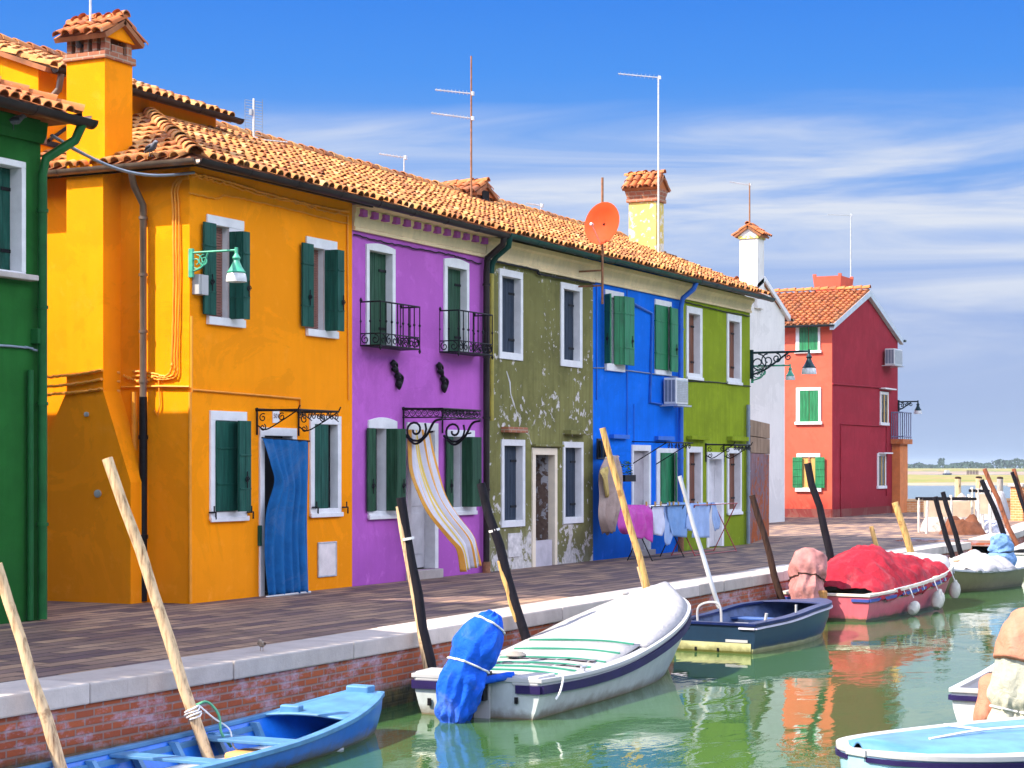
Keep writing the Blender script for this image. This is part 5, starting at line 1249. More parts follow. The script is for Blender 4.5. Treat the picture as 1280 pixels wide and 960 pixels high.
# 4 pink boat with red tarpaulin
b4 = Boat('motor_boat', 'pink motor boat covered by a red tarpaulin with white fenders hung along its side', loc(10.8, 5.78), (6.2, -.42), 6.3,
    [(0, .84, .46, .76), (.2, .88, .48, .78), (.45, .9, .54, .76), (.65, .86, .62, .66), (.82, .68, .72, .42), (.94, .36, .82, .14), (1, .08, .86, .02)],
    hull_mat('pink_hull', (.5, .10, .13), (.02, .025, .03), .05), M['whitegel'], mat('cream_rail', (.72, .6, .5), .5), floor=.1, gw=.1, strake=(mat('blue_strake', (.03, .06, .28), .5), .06, .05))
mb = MB()
for sg in (1, -1):
    mb.loft([[(t*6.3, sg*(b4.at(t)[1]+.006-.10*k), b4.at(t)[2]-.115-.16*k) for k in (0, .5, 1)]+[(t*6.3, sg*(b4.at(t)[1]-.06-.10*k), b4.at(t)[2]-.115-.16*k) for k in (1, .5, 0)] for t in [.22+.035*i for i in range(22)]])
mb.build('yellowed_band', mat('aged_cream', (.6, .48, .26), .5, var=.3, scale=8), b4.root)
om = MB(); om.box(-.2, .05, .05, .4, .1, .6); mo = om.build('outboard_motor', M['iron'], b4.root)
bag(mo, 'motor_cover', [(-.38, .12, -.02), (-.36, .14, .2), (-.3, .2, .55), (-.16, .24, .85), (.0, .25, 1.12), (.08, .25, 1.25)], [.22, .28, .31, .35, .29, .08], [.2, .26, .3, .34, .26, .07], M['pinkcover'], 44, .02, 9, 5, (0, 1, 0), (.5,), M['polebrown'], .045)
bag(mo, 'skirt_cloth', [(-.34, -.12, -.06), (-.32, -.1, .2), (-.26, -.06, .55)], [.05, .09, .1], [.05, .1, .12], cloth_mat('orange_green_cloth', (.42, .2, .06), .5), 16, .015, 2, 6, (0, 1, 0))
tp = drape(None, 'tarpaulin', b4, .06, .72, [.04, .42, .62, .62, .56, .46, .34, .22], M['redtarp'], .16, .075, 2, 40, 60)
tp.matrix_basis = b4.root.matrix_basis.copy(); tag(tp, 'red tarpaulin in folds stretched over the pink boat', 'tarpaulin')
tp = drape(None, 'tarpaulin', b4, .68, .96, [.26, .3, .24, .14, .05], M['whitetarp'], .1, .02, 6)
tp.matrix_basis = b4.root.matrix_basis.copy(); tag(tp, 'white tarpaulin over the bow of the pink boat', 'tarpaulin')
mb = MB()
for i in range(14):
    t = .2+i*.055; _, B, Sh, C = b4.at(t); mb.tube([(t*6.3, -B-.01, Sh+.05), (t*6.3+.06, -B-.035, Sh-.1)], .01, 5)
mb.tube([(t*6.3, -b4.at(t)[1]-.03, b4.at(t)[2]+.045) for t in [.18+.04*i for i in range(20)]], .014, 5); mb.build('lashing_rope', M['cordwhite'], b4.root)
for k, (t, s_) in enumerate(((.3, .82), (.52, .95), (.74, .82))):
    p = b4.side(t, -1, .11); f = empty('fender', b4.w(p.x, p.y, p.z-.36), ['white fender on the pink boat, the one nearest its stern', 'largest white fender midway along the pink boat', 'white fender nearest the bow of the pink boat'][k], 'fender', 'fenders on the pink boat', b4.root.rotation_euler.z)
    mb = MB(); mb.lathe([(0, -.2*s_), (.07*s_, -.19*s_), (.125*s_, -.1*s_), (.135*s_, .02*s_), (.11*s_, .13*s_), (.05*s_, .2*s_), (.04*s_, .24*s_), (0, .25*s_)], (0, 0, 0), 14, Matrix.Rotation(R([65, 35, 10][k]), 3, 'Y')); mb.build('float_body', mat('grubby_fender', (.5, .47, .4), .5, var=.35, scale=5), f, smooth=50)
    mb = MB(); mb.tube([(0, .0, .18), (0, .09, .4)], .012, 5); mb.build('fender_rope', M['cordwhite'], f)
# 5 grey-olive boat with bundles
b5 = Boat('rowing_boat', 'weathered olive boat heaped with tarpaulins, behind the pink boat', loc(22.5, 6.32), (-4.0, .95), 4.3,
    [(0, .62, .42, .5), (.3, .72, .40, .56), (.55, .72, .42, .54), (.8, .5, .5, .3), (.93, .26, .56, .1), (1, .06, .6, .02)],
    hull_mat('olive_hull', (.15, .13, .06), (.04, .04, .02), .05), M['greyfloor'], mat('grey_rail', (.42, .42, .44), .6, var=.3), floor=.1, gw=.08)
om = MB(); om.box(-.16, .06, -.16, .16, .1, .5); mo = om.build('outboard_motor', M['iron'], b5.root)
bag(mo, 'motor_cover', [(.12, .0, .35), (-.02, .0, .55), (-.06, .0, .8), (.05, .0, 1.0), (.2, .0, 1.12)], [.3, .34, .32, .24, .08], [.3, .32, .3, .22, .08], cloth_mat('pale_blue_cover', (.16, .3, .55), .4), 22, .03, 5, 5, (0, 1, 0), (.45,), M['iron'])
tp = drape(None, 'tarpaulin', b5, .14, .62, [.22, .34, .3, .12, .05], M['whitetarp'], .04, .06, 12, 18, 22)
tp.matrix_basis = b5.root.matrix_basis.copy(); tag(tp, 'crumpled pale tarpaulin heaped in the olive boat', 'tarpaulin')
ob = MB(); p0, p1 = b5.w(1.0, .2, .66), b5.w(4.1, -.5, .54); ob.tube([p0, p1], .03, 6); o = ob.build('oar', M['polewood']); tag(o, 'pale wooden oar laid across the olive boat', 'oar')
# 6 white boat further off
b6 = Boat('motor_boat', 'white covered boat beyond the olive boat at the water steps', loc(24.6, 6.62), (5, -.2), 5.0,
    [(0, .66, .62, .6), (.3, .78, .64, .66), (.6, .74, .68, .56), (.85, .46, .74, .22), (1, .08, .8, .02)], hull_mat('offwhite_hull', (.62, .62, .58), (.2, .18, .14), .03), M['whitegel'], M['whitegel'], floor=.15)
tp = drape(None, 'tarpaulin', b6, .0, .9, [.1, .3, .34, .3, .1], M['whitetarp'], .06, .02, 21); tp.matrix_basis = b6.root.matrix_basis.copy(); tag(tp, 'smooth white tarpaulin over the white boat by the water steps', 'tarpaulin')
# 7 grey-white boat on the viewer's side with a wrapped outboard
b7 = Boat('motor_boat', 'grey white boat with peach and cream wrapped outboard, partly out of the picture', loc(-2.3, 12.02), (5, -.1), 5.2,
    [(0, .8, .42, .68), (.3, .86, .44, .7), (.6, .82, .55, .6), (.85, .5, .75, .25), (1, .1, .85, .03)], hull_mat('grey_white_hull', (.55, .57, .58), (.25, .22, .16), .03), M['whitegel'], M['whitegel'], floor=.15, strake=(M['purplerail'], .05, .05))
om = MB(); om.box(-.16, .06, -.16, .16, .1, .5); mo = om.build('outboard_motor', M['iron'], b7.root)
M['creamcover'] = cloth_mat('cream_cover', (.4, .385, .31), .15); M['peachcover'] = cloth_mat('peach_cover', (.46, .19, .12), .2)
bag(mo, 'motor_cover', [(-.3, .12, .0), (-.3, .12, .18), (-.26, .08, .45), (-.2, .04, .82), (-.1, .0, .98)], [.2, .25, .26, .25, .16], [.2, .24, .26, .24, .12], M['creamcover'], 44, .02, 31, 5, (0, 1, 0), (.34,), M['cordwhite'], .025)
bag(mo, 'top_cover', [(-.26, .06, .74), (-.18, .02, .98), (-.06, -.02, 1.16), (.02, -.05, 1.24)], [.265, .26, .2, .06], [.265, .25, .18, .06], M['peachcover'], 26, .014, 33, 5, (0, 1, 0))
bag(mo, 'side_cloth', [(-.22, .36, .02), (-.2, .36, .2), (-.12, .32, .5), (-.06, .28, .62)], [.1, .15, .15, .06], [.14, .18, .16, .06], M['peachcover'], 18, .02, 35, 5, (0, 1, 0))
b7.deck(.3, .99, M['whitetarp'], .1, 'bow_cover')
# 8 light blue boat in the near corner
hd = Vector((-.863, .496)); bow = c2w(2.74, 15.15, 0); L8 = 5.6; stn = Vector((bow.x, bow.y))-hd*L8
b8 = Boat('motor_boat', 'light blue decked boat with a white rim in the near corner', (stn.x, stn.y), hd, L8,
    [(0, .8, .40, .68), (.3, .9, .40, .72), (.6, .9, .42, .72), (.8, .82, .43, .6), (.92, .62, .45, .4), (.975, .36, .46, .2), (1, .1, .47, .05)], hull_mat('pale_blue_hull', (.3, .5, .62), (.12, .12, .1), .03), M['lightbluepaint'], M['whitegel'], floor=.1, gw=.14, strake=(M['purplerail'], .03, .04))
b8.deck(.2, .998, M['lightbluepaint'], .07, 'deck', .005, 14, .06)
mb = MB(); mb.tube(catmull([(4.9, .1, .53), (4.2, .02, .54), (3.4, .1, .54), (2.6, -.1, .54)], 6), .012, 5); mb.tube([(4.2, .02, .54), (4.0, -.6, .5)], .01, 5)
for i in range(5): mb.tube(spiral((3.4+i*.07, .1+i*.02, .545), (1, 0, 0), (0, 1, 0), .05, .03, 1.3), .01, 4)
mb.build('deck_rope', M['cordwhite'], b8.root)
# ropes of the blue rowing boat
# ------------------------------------------------------------------ mooring poles
def pole(px0, py0, px1, py1, r, m, label, line=None, r1=None, below=1.0, splint=None, ring=None, off=.1, Z=None, group='mooring poles along the quay', kind='mooring_pole'):
    line = line or qv
    if Z is None:
        lo, hi = 12., 90.
        for _ in range(50):
            Z = (lo+hi)/2; py = HY+F*CH/Z; px = px0+(px1-px0)*(py-py0)/(py1-py0); p = c2w((px-CX)/F*Z, Z, 0)
            if -p.y > line(p.x)+off+r: lo = Z
            else: hi = Z
    a, b = at_depth(px0, py0, Z), at_depth(px1, py1, Z); d = (b-a); k = (ZW-below-a.z)/d.z; e = a+d*k
    o = empty(kind, (e.x, e.y, e.z), label, 'pole', group); mb = MB(); n = 9; rr = random.Random(int(px0*7+py0)); L = a-e
    pts = [L*(i/n)+Vector((rr.uniform(-1, 1), rr.uniform(-1, 1), 0))*r*.42*(0 < i < n) for i in range(n+1)]
    mb.tube(pts, [r*(1.12-.2*i/n+rr.uniform(-.06, .06)) for i in range(n+1)], 10)
    q = mb.build('shaft', M[m], o, smooth=50)
    if splint:
        s0, s1, sr, sm = splint; left = Vector((-sn, cs, 0)); mb = MB(); m_ = 8
        mb.tube([L*(s0+(s1-s0)*i/m_)+left*r*.85-Vector((.0, 0, 0))+Vector((rr.uniform(-1, 1), rr.uniform(-1, 1), 0))*.008 for i in range(m_+1)], [sr*(.75 if i in (0, m_) else 1+rr.uniform(-.15, .15)) for i in range(m_+1)], 8); mb.build('wooden_splint', M[sm], o, smooth=50)
    if ring:
        mb = MB(); mb.tube([L*(ring-.004), L*(ring+.004)], r*1.22, 12); mb.build('rope_ring', M['cordwhite'], o)
    return o, e, L
pole(-4, 705, 70, 942, .05, 'polewood', 'pale bare pole at the near end of the quay, cut by the picture edge')
_, pe, pL = pole(134, 573, 246, 905, .052, 'polewood', 'tall pale bare pole leaning over the blue rowing boat', off=.13)
pole(501, 622, 538, 828, .058, 'poledark', 'black pole with pale splint beside the stern of the white boat', splint=(.3, .97, .04, 'polewood'), ring=.86)
pole(601, 604, 655, 792, .06, 'poledark', 'black pole with white rope ring behind the blue wrapped outboard', splint=(.5, .72, .035, 'polegold'), ring=.83)
pole(753, 535, 810, 738, .05, 'polegold', 'golden knotty pole with a bound splint in front of the blue house', splint=(.3, .52, .03, 'polewood'))
pole(849.5, 595, 897, 755, .038, 'polegrey', 'thin pale grey pole in front of the laundry')
pole(940, 619, 976, 742, .062, 'polebrown', 'dark brown pole between the navy boat and the pink boat')
pole(1009.5, 579, 1037, 692, .075, 'poledark', 'tall black pole in front of the red house')
pole(1089, 658, 1096, 686, .055, 'polegold', 'short wooden stump post behind the red tarpaulin')
pole(1118.5, 628, 1136, 684, .085, 'polegold', 'thick golden pole leaning behind the white tarpaulin')
pole(1169, 621, 1193, 705, .065, 'poledark', 'first of two parallel black poles beside the olive boat')
pole(1178.5, 615, 1204, 700, .065, 'poledark', 'second and taller of two parallel black poles beside the olive boat')
qv2 = lambda u: lerp_st([list(k) for k in QV2], max(28.6, u))[1]
pole(1227, 600, 1264, 688, .07, 'poledark', 'black pole at the far quay below the rack', line=qv2)
pole(1230.5, 586, 1274, 688, .065, 'polerust', 'long reddish pole at the far quay crossing over the white heap', line=qv2)
pole(1265, 590, 1290, 668, .06, 'poledark', 'short dark pole by the far brick pillar', line=qv2)
pole(1267, 586, 1292, 672, .07, 'polerust', 'reddish brown pole by the far brick pillar', line=qv2)

# ropes that hold the blue rowing boat to its pole
k = (-.40-pe.z)/pL.z; pc = pe+pL*k; ax = pL.normalized(); a1 = ax.cross(Vector((0, 1, 0))).normalized(); a2 = ax.cross(a1); rr = random.Random(9)
pts = [pc+ax*(i/30*.09+rr.uniform(-.008, .008))+(a1*math.cos(i*.7)+a2*math.sin(i*.7))*(.07+rr.uniform(0, .012)) for i in range(31)]
tail = [pts[-1], pc+Vector((.16, -.10, -.02)), pc+Vector((.30, -.18, -.14)), pc+Vector((.22, -.30, -.30)), pc+Vector((.45, -.36, -.36)), pc+Vector((.7, -.25, -.38))]
mb = MB(); mb.tube(pts+catmull(tail, 6)[1:], .009, 6); tag(mb.build('mooring_rope', M['cordwhite'], smooth=60), 'white mooring rope wound round the leaning pole in the blue rowing boat', 'rope')
tail = [pc+Vector((.08, .04, .10)), pc+Vector((.18, -.02, .12)), pc+Vector((.24, -.10, .0)), pc+Vector((.2, -.16, -.16)), pc+Vector((.3, -.2, -.3))]
mb = MB(); mb.tube(catmull(tail, 7), .014, 6); tag(mb.build('mooring_rope', mat('green_rope', (.10, .36, .2), .7), smooth=60), 'short green rope beside the leaning pole', 'rope')
# deck fittings
mb = MB()
for sg in (1, -1):
    x, t = 1.2, 1.2/6.25; y = sg*(b2.at(t)[1]-.04); z = b2.at(t)[2]+.03; mb.tube([(x-.09, y, z+.05), (x+.09, y, z+.05)], .014, 6); mb.tube([(x, y, z), (x, y, z+.05)], .016, 6)
mb.build('cleats', M['galv'], b2.root)
mb = MB(); c0 = Vector((2.1, .45, .46)); mb.tube([c0+Vector((math.cos(i*.5)*(.13-.001*i), math.sin(i*.5)*(.12-.001*i), .0006*i+.004)) for i in range(60)], .012, 5); mb.build('rope_coil', mat('grey_rope', (.3, .27, .24), .9), b2.root, smooth=60)
# ------------------------------------------------------------------ lamps on the walls
def bell_lamp(name, label, p, d, arm, r_arm, m, glassm, drop, s=1.0, ornate=False):
    """wall lamp: p is the wall point of the arm, d the outward direction"""
    d = Vector(d).normalized(); o = empty(name, p, label, 'lamp'); up = Vector((0, 0, 1)); mb = MB()
    mb.tube([Vector((0, 0, 0)), d*arm], r_arm, 7); mb.box(-.03*s, .03*s, -.05*s, .05*s, -drop-.1*s, .08*s)
    n = 3 if ornate else 2
    mb.tube(catmull([-up*drop, d*arm*.25-up*drop*.75, d*arm*(.62 if ornate else .36)-up*.04, d*arm*(.68 if ornate else .4)], 6), r_arm*.8, 6)
    for i in range(n):
        f = .12+i*.16; rr = drop*(.42-.1*i); mb.tube(spiral(d*arm*f-up*(rr+.03), d, up, rr, rr*.2, 1.5*(1 if i % 2 else -1), R(90), 20), r_arm*.6, 5)
    if ornate: mb.tube(spiral(d*arm*.64-up*.14*s, d, up, .09*s, .03*s, 1.3, R(90)), r_arm*.6, 5)
    mb.build('bracket', m, o, smooth=60)
    t = d*arm; mb = MB()
    mb.tube([t+up*.05*s, t-up*.06*s], .035*s, 8); mb.lathe([(.03*s, -.06*s), (.05*s, -.1*s), (.085*s, -.15*s), (.06*s, -.2*s), (.075*s, -.24*s), (.1*s, -.3*s), (.16*s, -.4*s), (.185*s, -.42*s), (.18*s, -.44*s), (0, -.44*s)], t, 16)
    mb.build('lamp_hood', m, o, smooth=40)
    mb = MB(); mb.lathe([(.16*s, -.435*s), (.185*s, -.47*s), (.2*s, -.56*s), (.2*s, -.61*s), (.185*s, -.61*s), (.17*s, -.5*s), (.0, -.46*s)], t, 18); mb.lathe([(0, -.62*s), (.04*s, -.6*s), (.045*s, -.55*s), (.02*s, -.47*s)], t, 10)
    mb.build('lamp_glass', glassm, o, smooth=50); return o
M['verdigris'] = mat('verdigris_green', (.06, .36, .23), .45, var=.3, scale=9); M['ironteal'] = mat('dark_teal_iron', (.012, .035, .045), .45, .2, var=.3)
def frosted():
    m, t, p = base_mat('frosted_glass'); p.inputs['Base Color'].default_value = (.85, .85, .82, 1); p.inputs['Roughness'].default_value = .25; p.inputs['Transmission Weight'].default_value = .35
    vec, _ = coords(t); r = ramp(t, [(.3, (.75, .75, .74)), (.7, (.9, .9, .88))]); t.links.new(noise(t, vec, 8, 3), r.inputs[0]); t.links.new(r.outputs[0], p.inputs['Base Color']); return m
M['frost'] = frosted()
OUT = (0, -1, 0)
u = fu(237.5); bell_lamp('wall_lamp', 'verdigris green bell lamp on the corner of the orange house', (u, -.02, fz(237, 316)), OUT, .76, .016, M['verdigris'], M['frost'], .27, .72)
mb = MB(); a, b = fu(240)-0, fu(252); mb.box(a, b, -.12, -.002, fz(240, 368), fz(240, 343)); mb.box(a+.04, a+.05, -.135, -.12, fz(240, 368), fz(240, 343)); o = mb.build('junction_box', M['whitegel'], O_.root, bevel=.012)
u = fu(938.5); bell_lamp('wall_lamp', 'black scrolled iron lamp reaching out from the lime house', (u, -.02, fz(938, 441)), OUT, 1.48, .03, M['ironteal'], M['frost'], .55, .92, True)
bell_lamp('wall_lamp', 'small green bell lamp below the black scrolled lamp', (u+.06, -.02, fz(938, 457.5)), OUT, .98, .022, M['verdigris'], M['frost'], .36, .6)
bell_lamp('wall_lamp', 'dark iron lamp on the far corner of the red house', (UR+9.25, -VR-.02, fz(1121, 502, VR)), OUT, .82, .03, M['ironteal'], M['frost'], .35, .85, True)

# ------------------------------------------------------------------ roof antennas and the dish
LEFT = Vector((-sn, cs, 0))
def antenna(label, px, pyt, v, zbase=None, booms=(), r=.018, m='antenna', pyb=None, grid=None):
    u = fu(px, v); zt = fz(px, pyt, v); zb = zbase if zbase is not None else fz(px, pyb, v); o = empty('antenna', (u, -v, zb), label, 'antenna'); mb = MB(); h = zt-zb
    n = 6; mb.tube([(0, 0, h*i/n) for i in range(n+1)], [r*(1-.25*i/n) for i in range(n+1)], 7); mb.build('mast', M[m], o, smooth=60)
    Z = ZA+cs*u-sn*v
    for (py, dx, dy, ne, el) in booms:
        z = CH-(py-HY)/F*Z-zb; d = (LEFT*(dx/F*Z))+Vector((0, 0, -dy/F*Z)); mb = MB(); a = Vector((0, 0, z))+LEFT*-.03; mb.tube([a, a+d], .014, 5)
        fw = Vector((cs, sn, 0))
        for i in range(ne):
            p = a+d*((i+.5)/ne); w = el*(.7+.5*(1-i/ne)); mb.tube([p-fw*w, p+fw*w], .005, 4)
        mb.box(a.x-.03, a.x+.03, a.y-.03, a.y+.03, a.z-.04, a.z+.04); mb.build('boom', M['galv'], o)
    if grid:
        gx0, gx1, gy0, gy1 = grid; k = Z/F; x0, x1 = (gx0-px)*k, (gx1-px)*k; z0, z1 = CH-(gy1-HY)*k-zb, CH-(gy0-HY)*k-zb; mb = MB(); back = Vector((cs, sn, 0))*.12; rt = -LEFT
        for i in range(13): z = z0+(z1-z0)*i/12; mb.tube([rt*x0+back+Vector((0, 0, z)), rt*x1+back+Vector((0, 0, z-.05))], .005, 4)
        for x in (x0, 0, x1): mb.tube([rt*x+back+Vector((0, 0, z0)), rt*x+back+Vector((0, 0, z1))], .007, 4)
        mb.tube([Vector((0, 0, z0+.3)), Vector((0, 0, z1-.2))], .014, 5); mb.box(-.06, .0, .0, .06, (z0+z1)/2, (z0+z1)/2+.1); mb.build('reflector_grid', M['pipegrey'], o)
    return o
def roofz(v): return EZ+(-v+.38)*tz+.02
antenna('tall rusty mast with two aerial arms above the low tiled vent', 589, 70, -2.9, roofz(-2.9), [(117, 47, -5, 10, .22), (148, 52, -7, 12, .2)], .024, 'rust')
antenna('tall mast with one aerial arm rising past the yellow chimney', 823, 95, -1.9, roofz(-1.9), [(97, 52, -5, 10, .25)], .026)
antenna('short mast with one aerial arm behind the ridge over the purple house', 505, 195, -4.4, 7.2, [(197, 33, -5, 8, .2)], .018)
antenna('thin mast with one arm on the white chimney', 937, 229, -VW*-1 if False else VW-.4, fz(937, 285, VW-.4), [(231, 26, -4, 8, .3)], .03, 'rust')
antenna('slender mast with one arm on the red house chimney', 1063.5, 267, VR-2.5, fz(1063, 352, VR-2.5), [(269, 30, -1, 8, .3)], .035, 'galv')
antenna('wire grid aerial behind the orange roof', 317, 123, -3.3, 7.35, [(174, -40, 4, 10, .12)], .022, grid=(305, 327, 123, 165))
antenna('small aerial peeping over the ridge between olive and blue houses', 676, 254, -4.2, 7.3, [(257, 20, -3, 8, .2)], .016)
antenna('plain pole standing behind the chimney of the orange house', 113, -60, -1.5, 6.9, (), .022, 'galv')
# dish
v = .55; u = fu(753, v); zb, zt = fz(753, 380, v), fz(753, 222, v)
d = empty('satellite_dish', (u, -v, zb), 'round orange red satellite dish on a rusty pole at the blue house gutter', 'dish')
mb = MB(); mb.tube([(0, 0, 0), (0, 0, zt-zb)], .026, 8)
z = fz(753, 338, v)-zb; mb.tube([(0, 0, z), (0, v, z)], .02, 6); mb.tube([(0, 0, z-.3), (0, v, z-.3)], .02, 6); mb.build('mast', M['rust'], d, smooth=60)
q = Vector((-.93, .22, .14)).normalized().to_track_quat('Z', 'Y').to_matrix()
c = Vector((-.06, -.08, fz(745, 279, v)-zb)); mb = MB(); RR = .42
mb.lathe([(0, -.0), (RR*.35, .012), (RR*.7, .05), (RR, .1), (RR+.012, .1), (RR*.7, .035), (RR*.35, -.01), (0, -.02)], c, 28, q); mb.build('reflector', mat('orange_red_dish', (.55, .055, .012), .6, var=.1, spec=.1), d, smooth=50)
mb = MB(); e = c+q@Vector((0, -RR*.95, .1)); f_ = c+q@Vector((0, -.1, .42)); mb.tube([e, f_], .01, 6); mb.lathe([(0, -.04), (.03, -.03), (.03, .03), (0, .04)], f_, 10, q); mb.build('feed_arm', M['galv'], d, smooth=60)
mb = MB(); mb.tube([c, (0, 0, c.z)], .03, 6); mb.build('mount', M['iron'], d)

# ------------------------------------------------------------------ air conditioners
def aircon(label, x, y, z, w, dpt, h, face=1):
    o = empty('air_conditioner', (x, y, z), label, 'air conditioner'); mb = MB(); mb.box(0, w, -dpt, 0, 0, h); mb.build('casing', mat('aged_white_metal', (.66, .66, .66), .45, var=.12), o, bevel=.015)
    mb = MB(); mb.cm = 0; mb.box(.05, w-.05, -dpt-.012, -dpt-.001, .05, h-.05); mb.cm = 1
    for i in range(12): zz = .06+(h-.12)*i/12; mb.box(.06, w-.06, -dpt-.022, -dpt-.012, zz, zz+(h-.12)/26)
    mb.build('front_grille', [M['galv'], M['whitegel']], o)
    mb = MB()
    for i in range(3):
        y0 = -dpt+.03+i*(dpt-.04)/3; mb.box(-.01, -.001, y0, y0+(dpt-.04)/3-.02, .05, h-.05)
    mb.build('side_vent', mat('dark_grille', (.16, .19, .25), .5), o)  # side slats darker and bluer than the casing
    mb = MB(); mb.box(-.08, -.04, -dpt-.02, .1, -.05, -.015); mb.box(w+.02, w+.06, -dpt-.02, .1, -.05, -.015); mb.box(-.08, w+.06, -dpt-.06, -dpt-.02, -.05, -.015); mb.build('bracket', M['galv'], o); return o
aircon('white air conditioner on the blue house under its second window', fu(829.5, .06), -.06, fz(829, 505, .06), .72, .3, .58)
aircon('white air conditioner high on the gable of the red house', fu(1106, VR+.1), -VR-.1, fz(1106, 456, VR+.1), 1.2, .4, .66)

# ------------------------------------------------------------------ curtains and laundry
def cloth(name, rows, m, label, cat, group=None, nu=24, nv=30, fold=.02, nf=5, seed=0, stripe=None, mats=None, solid=.006, hem=0.):
    """hanging cloth: rows are (left point, right point) pairs from top to bottom"""
    Ls = catmull([r[0] for r in rows], 8); Rs = catmull([r[1] for r in rows], 8); n = len(Ls); mb = MB()
    org = Vector(rows[0][0])
    def fn(u_, v_):
        f = v_*(n-1); i = min(int(f), n-2); f -= i; a = Ls[i].lerp(Ls[i+1], f); b = Rs[i].lerp(Rs[i+1], f); w = b-a; nn = w.cross(Vector((0, 0, 1))); nn = nn.normalized() if nn.length > 1e-6 else Vector((0, 1, 0))
        q = Vector((u_*3+seed, v_*1.2, seed)); k = math.sin(u_*nf*2*math.pi+2*mnoise.noise(q)+seed)*fold*(.45+.55*v_)+mnoise.noise(q*1.7)*fold*1.3
        p = a+w*u_+nn*k-org; p.z -= hem*mnoise.noise(Vector((u_*6, seed, 1)))*v_; return p
    mb.grid(fn, nu, nv, (lambda a, b: stripe(a)) if stripe else None)
    o = mb.build(name, mats or m, None, smooth=70, solid=solid); o.location = org; return tag(o, label, cat, group)
def fp(px, py, v): return Vector((fu(px, v), -v, fz(px, py, v)))
M['bluecurtain'] = cloth_mat('blue_curtain', (.008, .115, .33), .2, .5)
cu = cloth('door_curtain', [(fp(328, 548, .06), fp(385.5, 552, .30)), (fp(339, 580, .16), fp(386, 590, .33)), (fp(345, 603, .2), fp(386.5, 620, .34)), (fp(334, 640, .14), fp(386.5, 660, .34)), (fp(330, 690, .12), fp(386.5, 700, .34)), (fp(333, 746, .14), fp(387, 739.5, .34))], M['bluecurtain'], 'plain blue curtain billowing at the door of the orange house', 'curtain', nu=60, nv=40, fold=.04, nf=5.5, seed=2)
mb = MB(); o0 = fp(328, 548, .06); mb.tube([fp(332, 746.5, .17)-o0, fp(388, 740, .37)-o0], .02, 6); r_ = mb.build('hem_bar', M['whitegel'], cu)
mb = MB(); mb.tube([fp(326, 547, .02)-o0, fp(387, 551.5, .31)-o0], .014, 6); mb.build('curtain_rod', M['iron'], cu)
mb = MB(); st_ = [cloth_mat('white_stripe', (.62, .6, .66), .08, .2), cloth_mat('orange_stripe', (.72, .34, .05), .1, .2), cloth_mat('yellow_stripe', (.75, .55, .12), .1, .2)]
pat = [1, 1, 0, 0, 0, 2, 1, 0, 0, 2, 0, 0, 0, 1, 2, 0, 0, 1, 0, 0, 2, 1, 0, 0, 0, 1, 1]
cloth('door_curtain', [(fp(511.5, 537, .06), fp(535, 537, .1)), (fp(511.5, 560, .12), fp(540, 562, .22)), (fp(513.5, 588, .2), fp(546, 585, .34)), (fp(523, 615, .36), fp(556, 618, .5)), (fp(537, 643, .58), fp(571, 643, .72)), (fp(562, 674, .86), fp(590, 668, .98)), (fp(573, 688, 1.0), fp(595, 685, 1.08)), (fp(577, 715, 1.04), fp(599.5, 707, 1.1))], None, 'orange and white striped curtain blown out from the purple house door', 'curtain', nu=54, nv=44, fold=.05, nf=3.6, seed=5, stripe=lambda a: pat[min(26, int(a*27))], mats=st_)
# laundry before the blue house
def rack(label, px0, px1, py_top, v0, v1, m):
    a = fu(px0, v0); b = fu(px1, v0); z = fz((px0+px1)/2, py_top, v0); o = empty('drying_rack', (a, -v0, 0), label, 'drying rack'); L = b-a; d = v1-v0; mb = MB()
    for x in (.05, L-.05):
        mb.tube([(x, 0, 0), (x, -d, z)], .012, 6); mb.tube([(x, -d, 0), (x, 0, z)], .012, 6)
    for y in (0, -d): mb.tube([(0, y, z), (L, y, z)], .012, 6); mb.tube([(.05, y, .02), (L-.05, y, .02)], .01, 6)
    mb.build('folding_legs', m, o, smooth=60); mb = MB()
    for i in range(1, 8): mb.tube([(0, -d*i/8, z), (L, -d*i/8, z)], .005, 5)
    mb.build('drying_lines', M['galv'], o); return o
rack('black folding drying rack carrying the magenta cloth', 783, 826, 632, .6, 1.15, M['iron'])
rack('red folding drying rack carrying the blue laundry', 838, 893, 630, .6, 1.15, mat('red_metal', (.35, .03, .03), .5))
G = 'laundry drying before the blue house'
M['beige'] = cloth_mat('beige_cloth', (.42, .31, .26), .25, .4); M['magenta'] = cloth_mat('magenta_cloth', (.5, .06, .36), .25, .4); M['paleblue'] = cloth_mat('pale_blue_cloth', (.3, .42, .66), .12, .35); M['skyblue'] = cloth_mat('sky_blue_cloth', (.17, .32, .58), .15, .35); M['whitecloth'] = cloth_mat('white_cloth', (.6, .62, .74), .1, .3)
rb_ = cloth('robe', [(fp(757, 571, .3), fp(773, 569, .3)), (fp(751, 592, .3), fp(779, 590, .34)), (fp(752, 620, .3), fp(778, 625, .36)), (fp(751, 645, .32), fp(774, 650, .36)), (fp(757, 668, .34), fp(768, 664, .36))], M['beige'], 'long beige robe hanging on the blue house wall', 'robe', G, 20, 24, .05, 3, 4, hem=.06)
o0 = fp(757, 571, .3); mb = MB(); mb.tube([fp(764, 563, .28)-o0, fp(764, 570, .3)-o0], .008, 5); mb.tube([fp(756, 573, .3)-o0, fp(764, 569, .3)-o0, fp(774, 571, .3)-o0], .01, 5); mb.tube([fp(764, 563, .28)-o0, fp(764, 562, 0)-o0], .008, 5); mb.build('hanger', M['whitegel'], rb_)
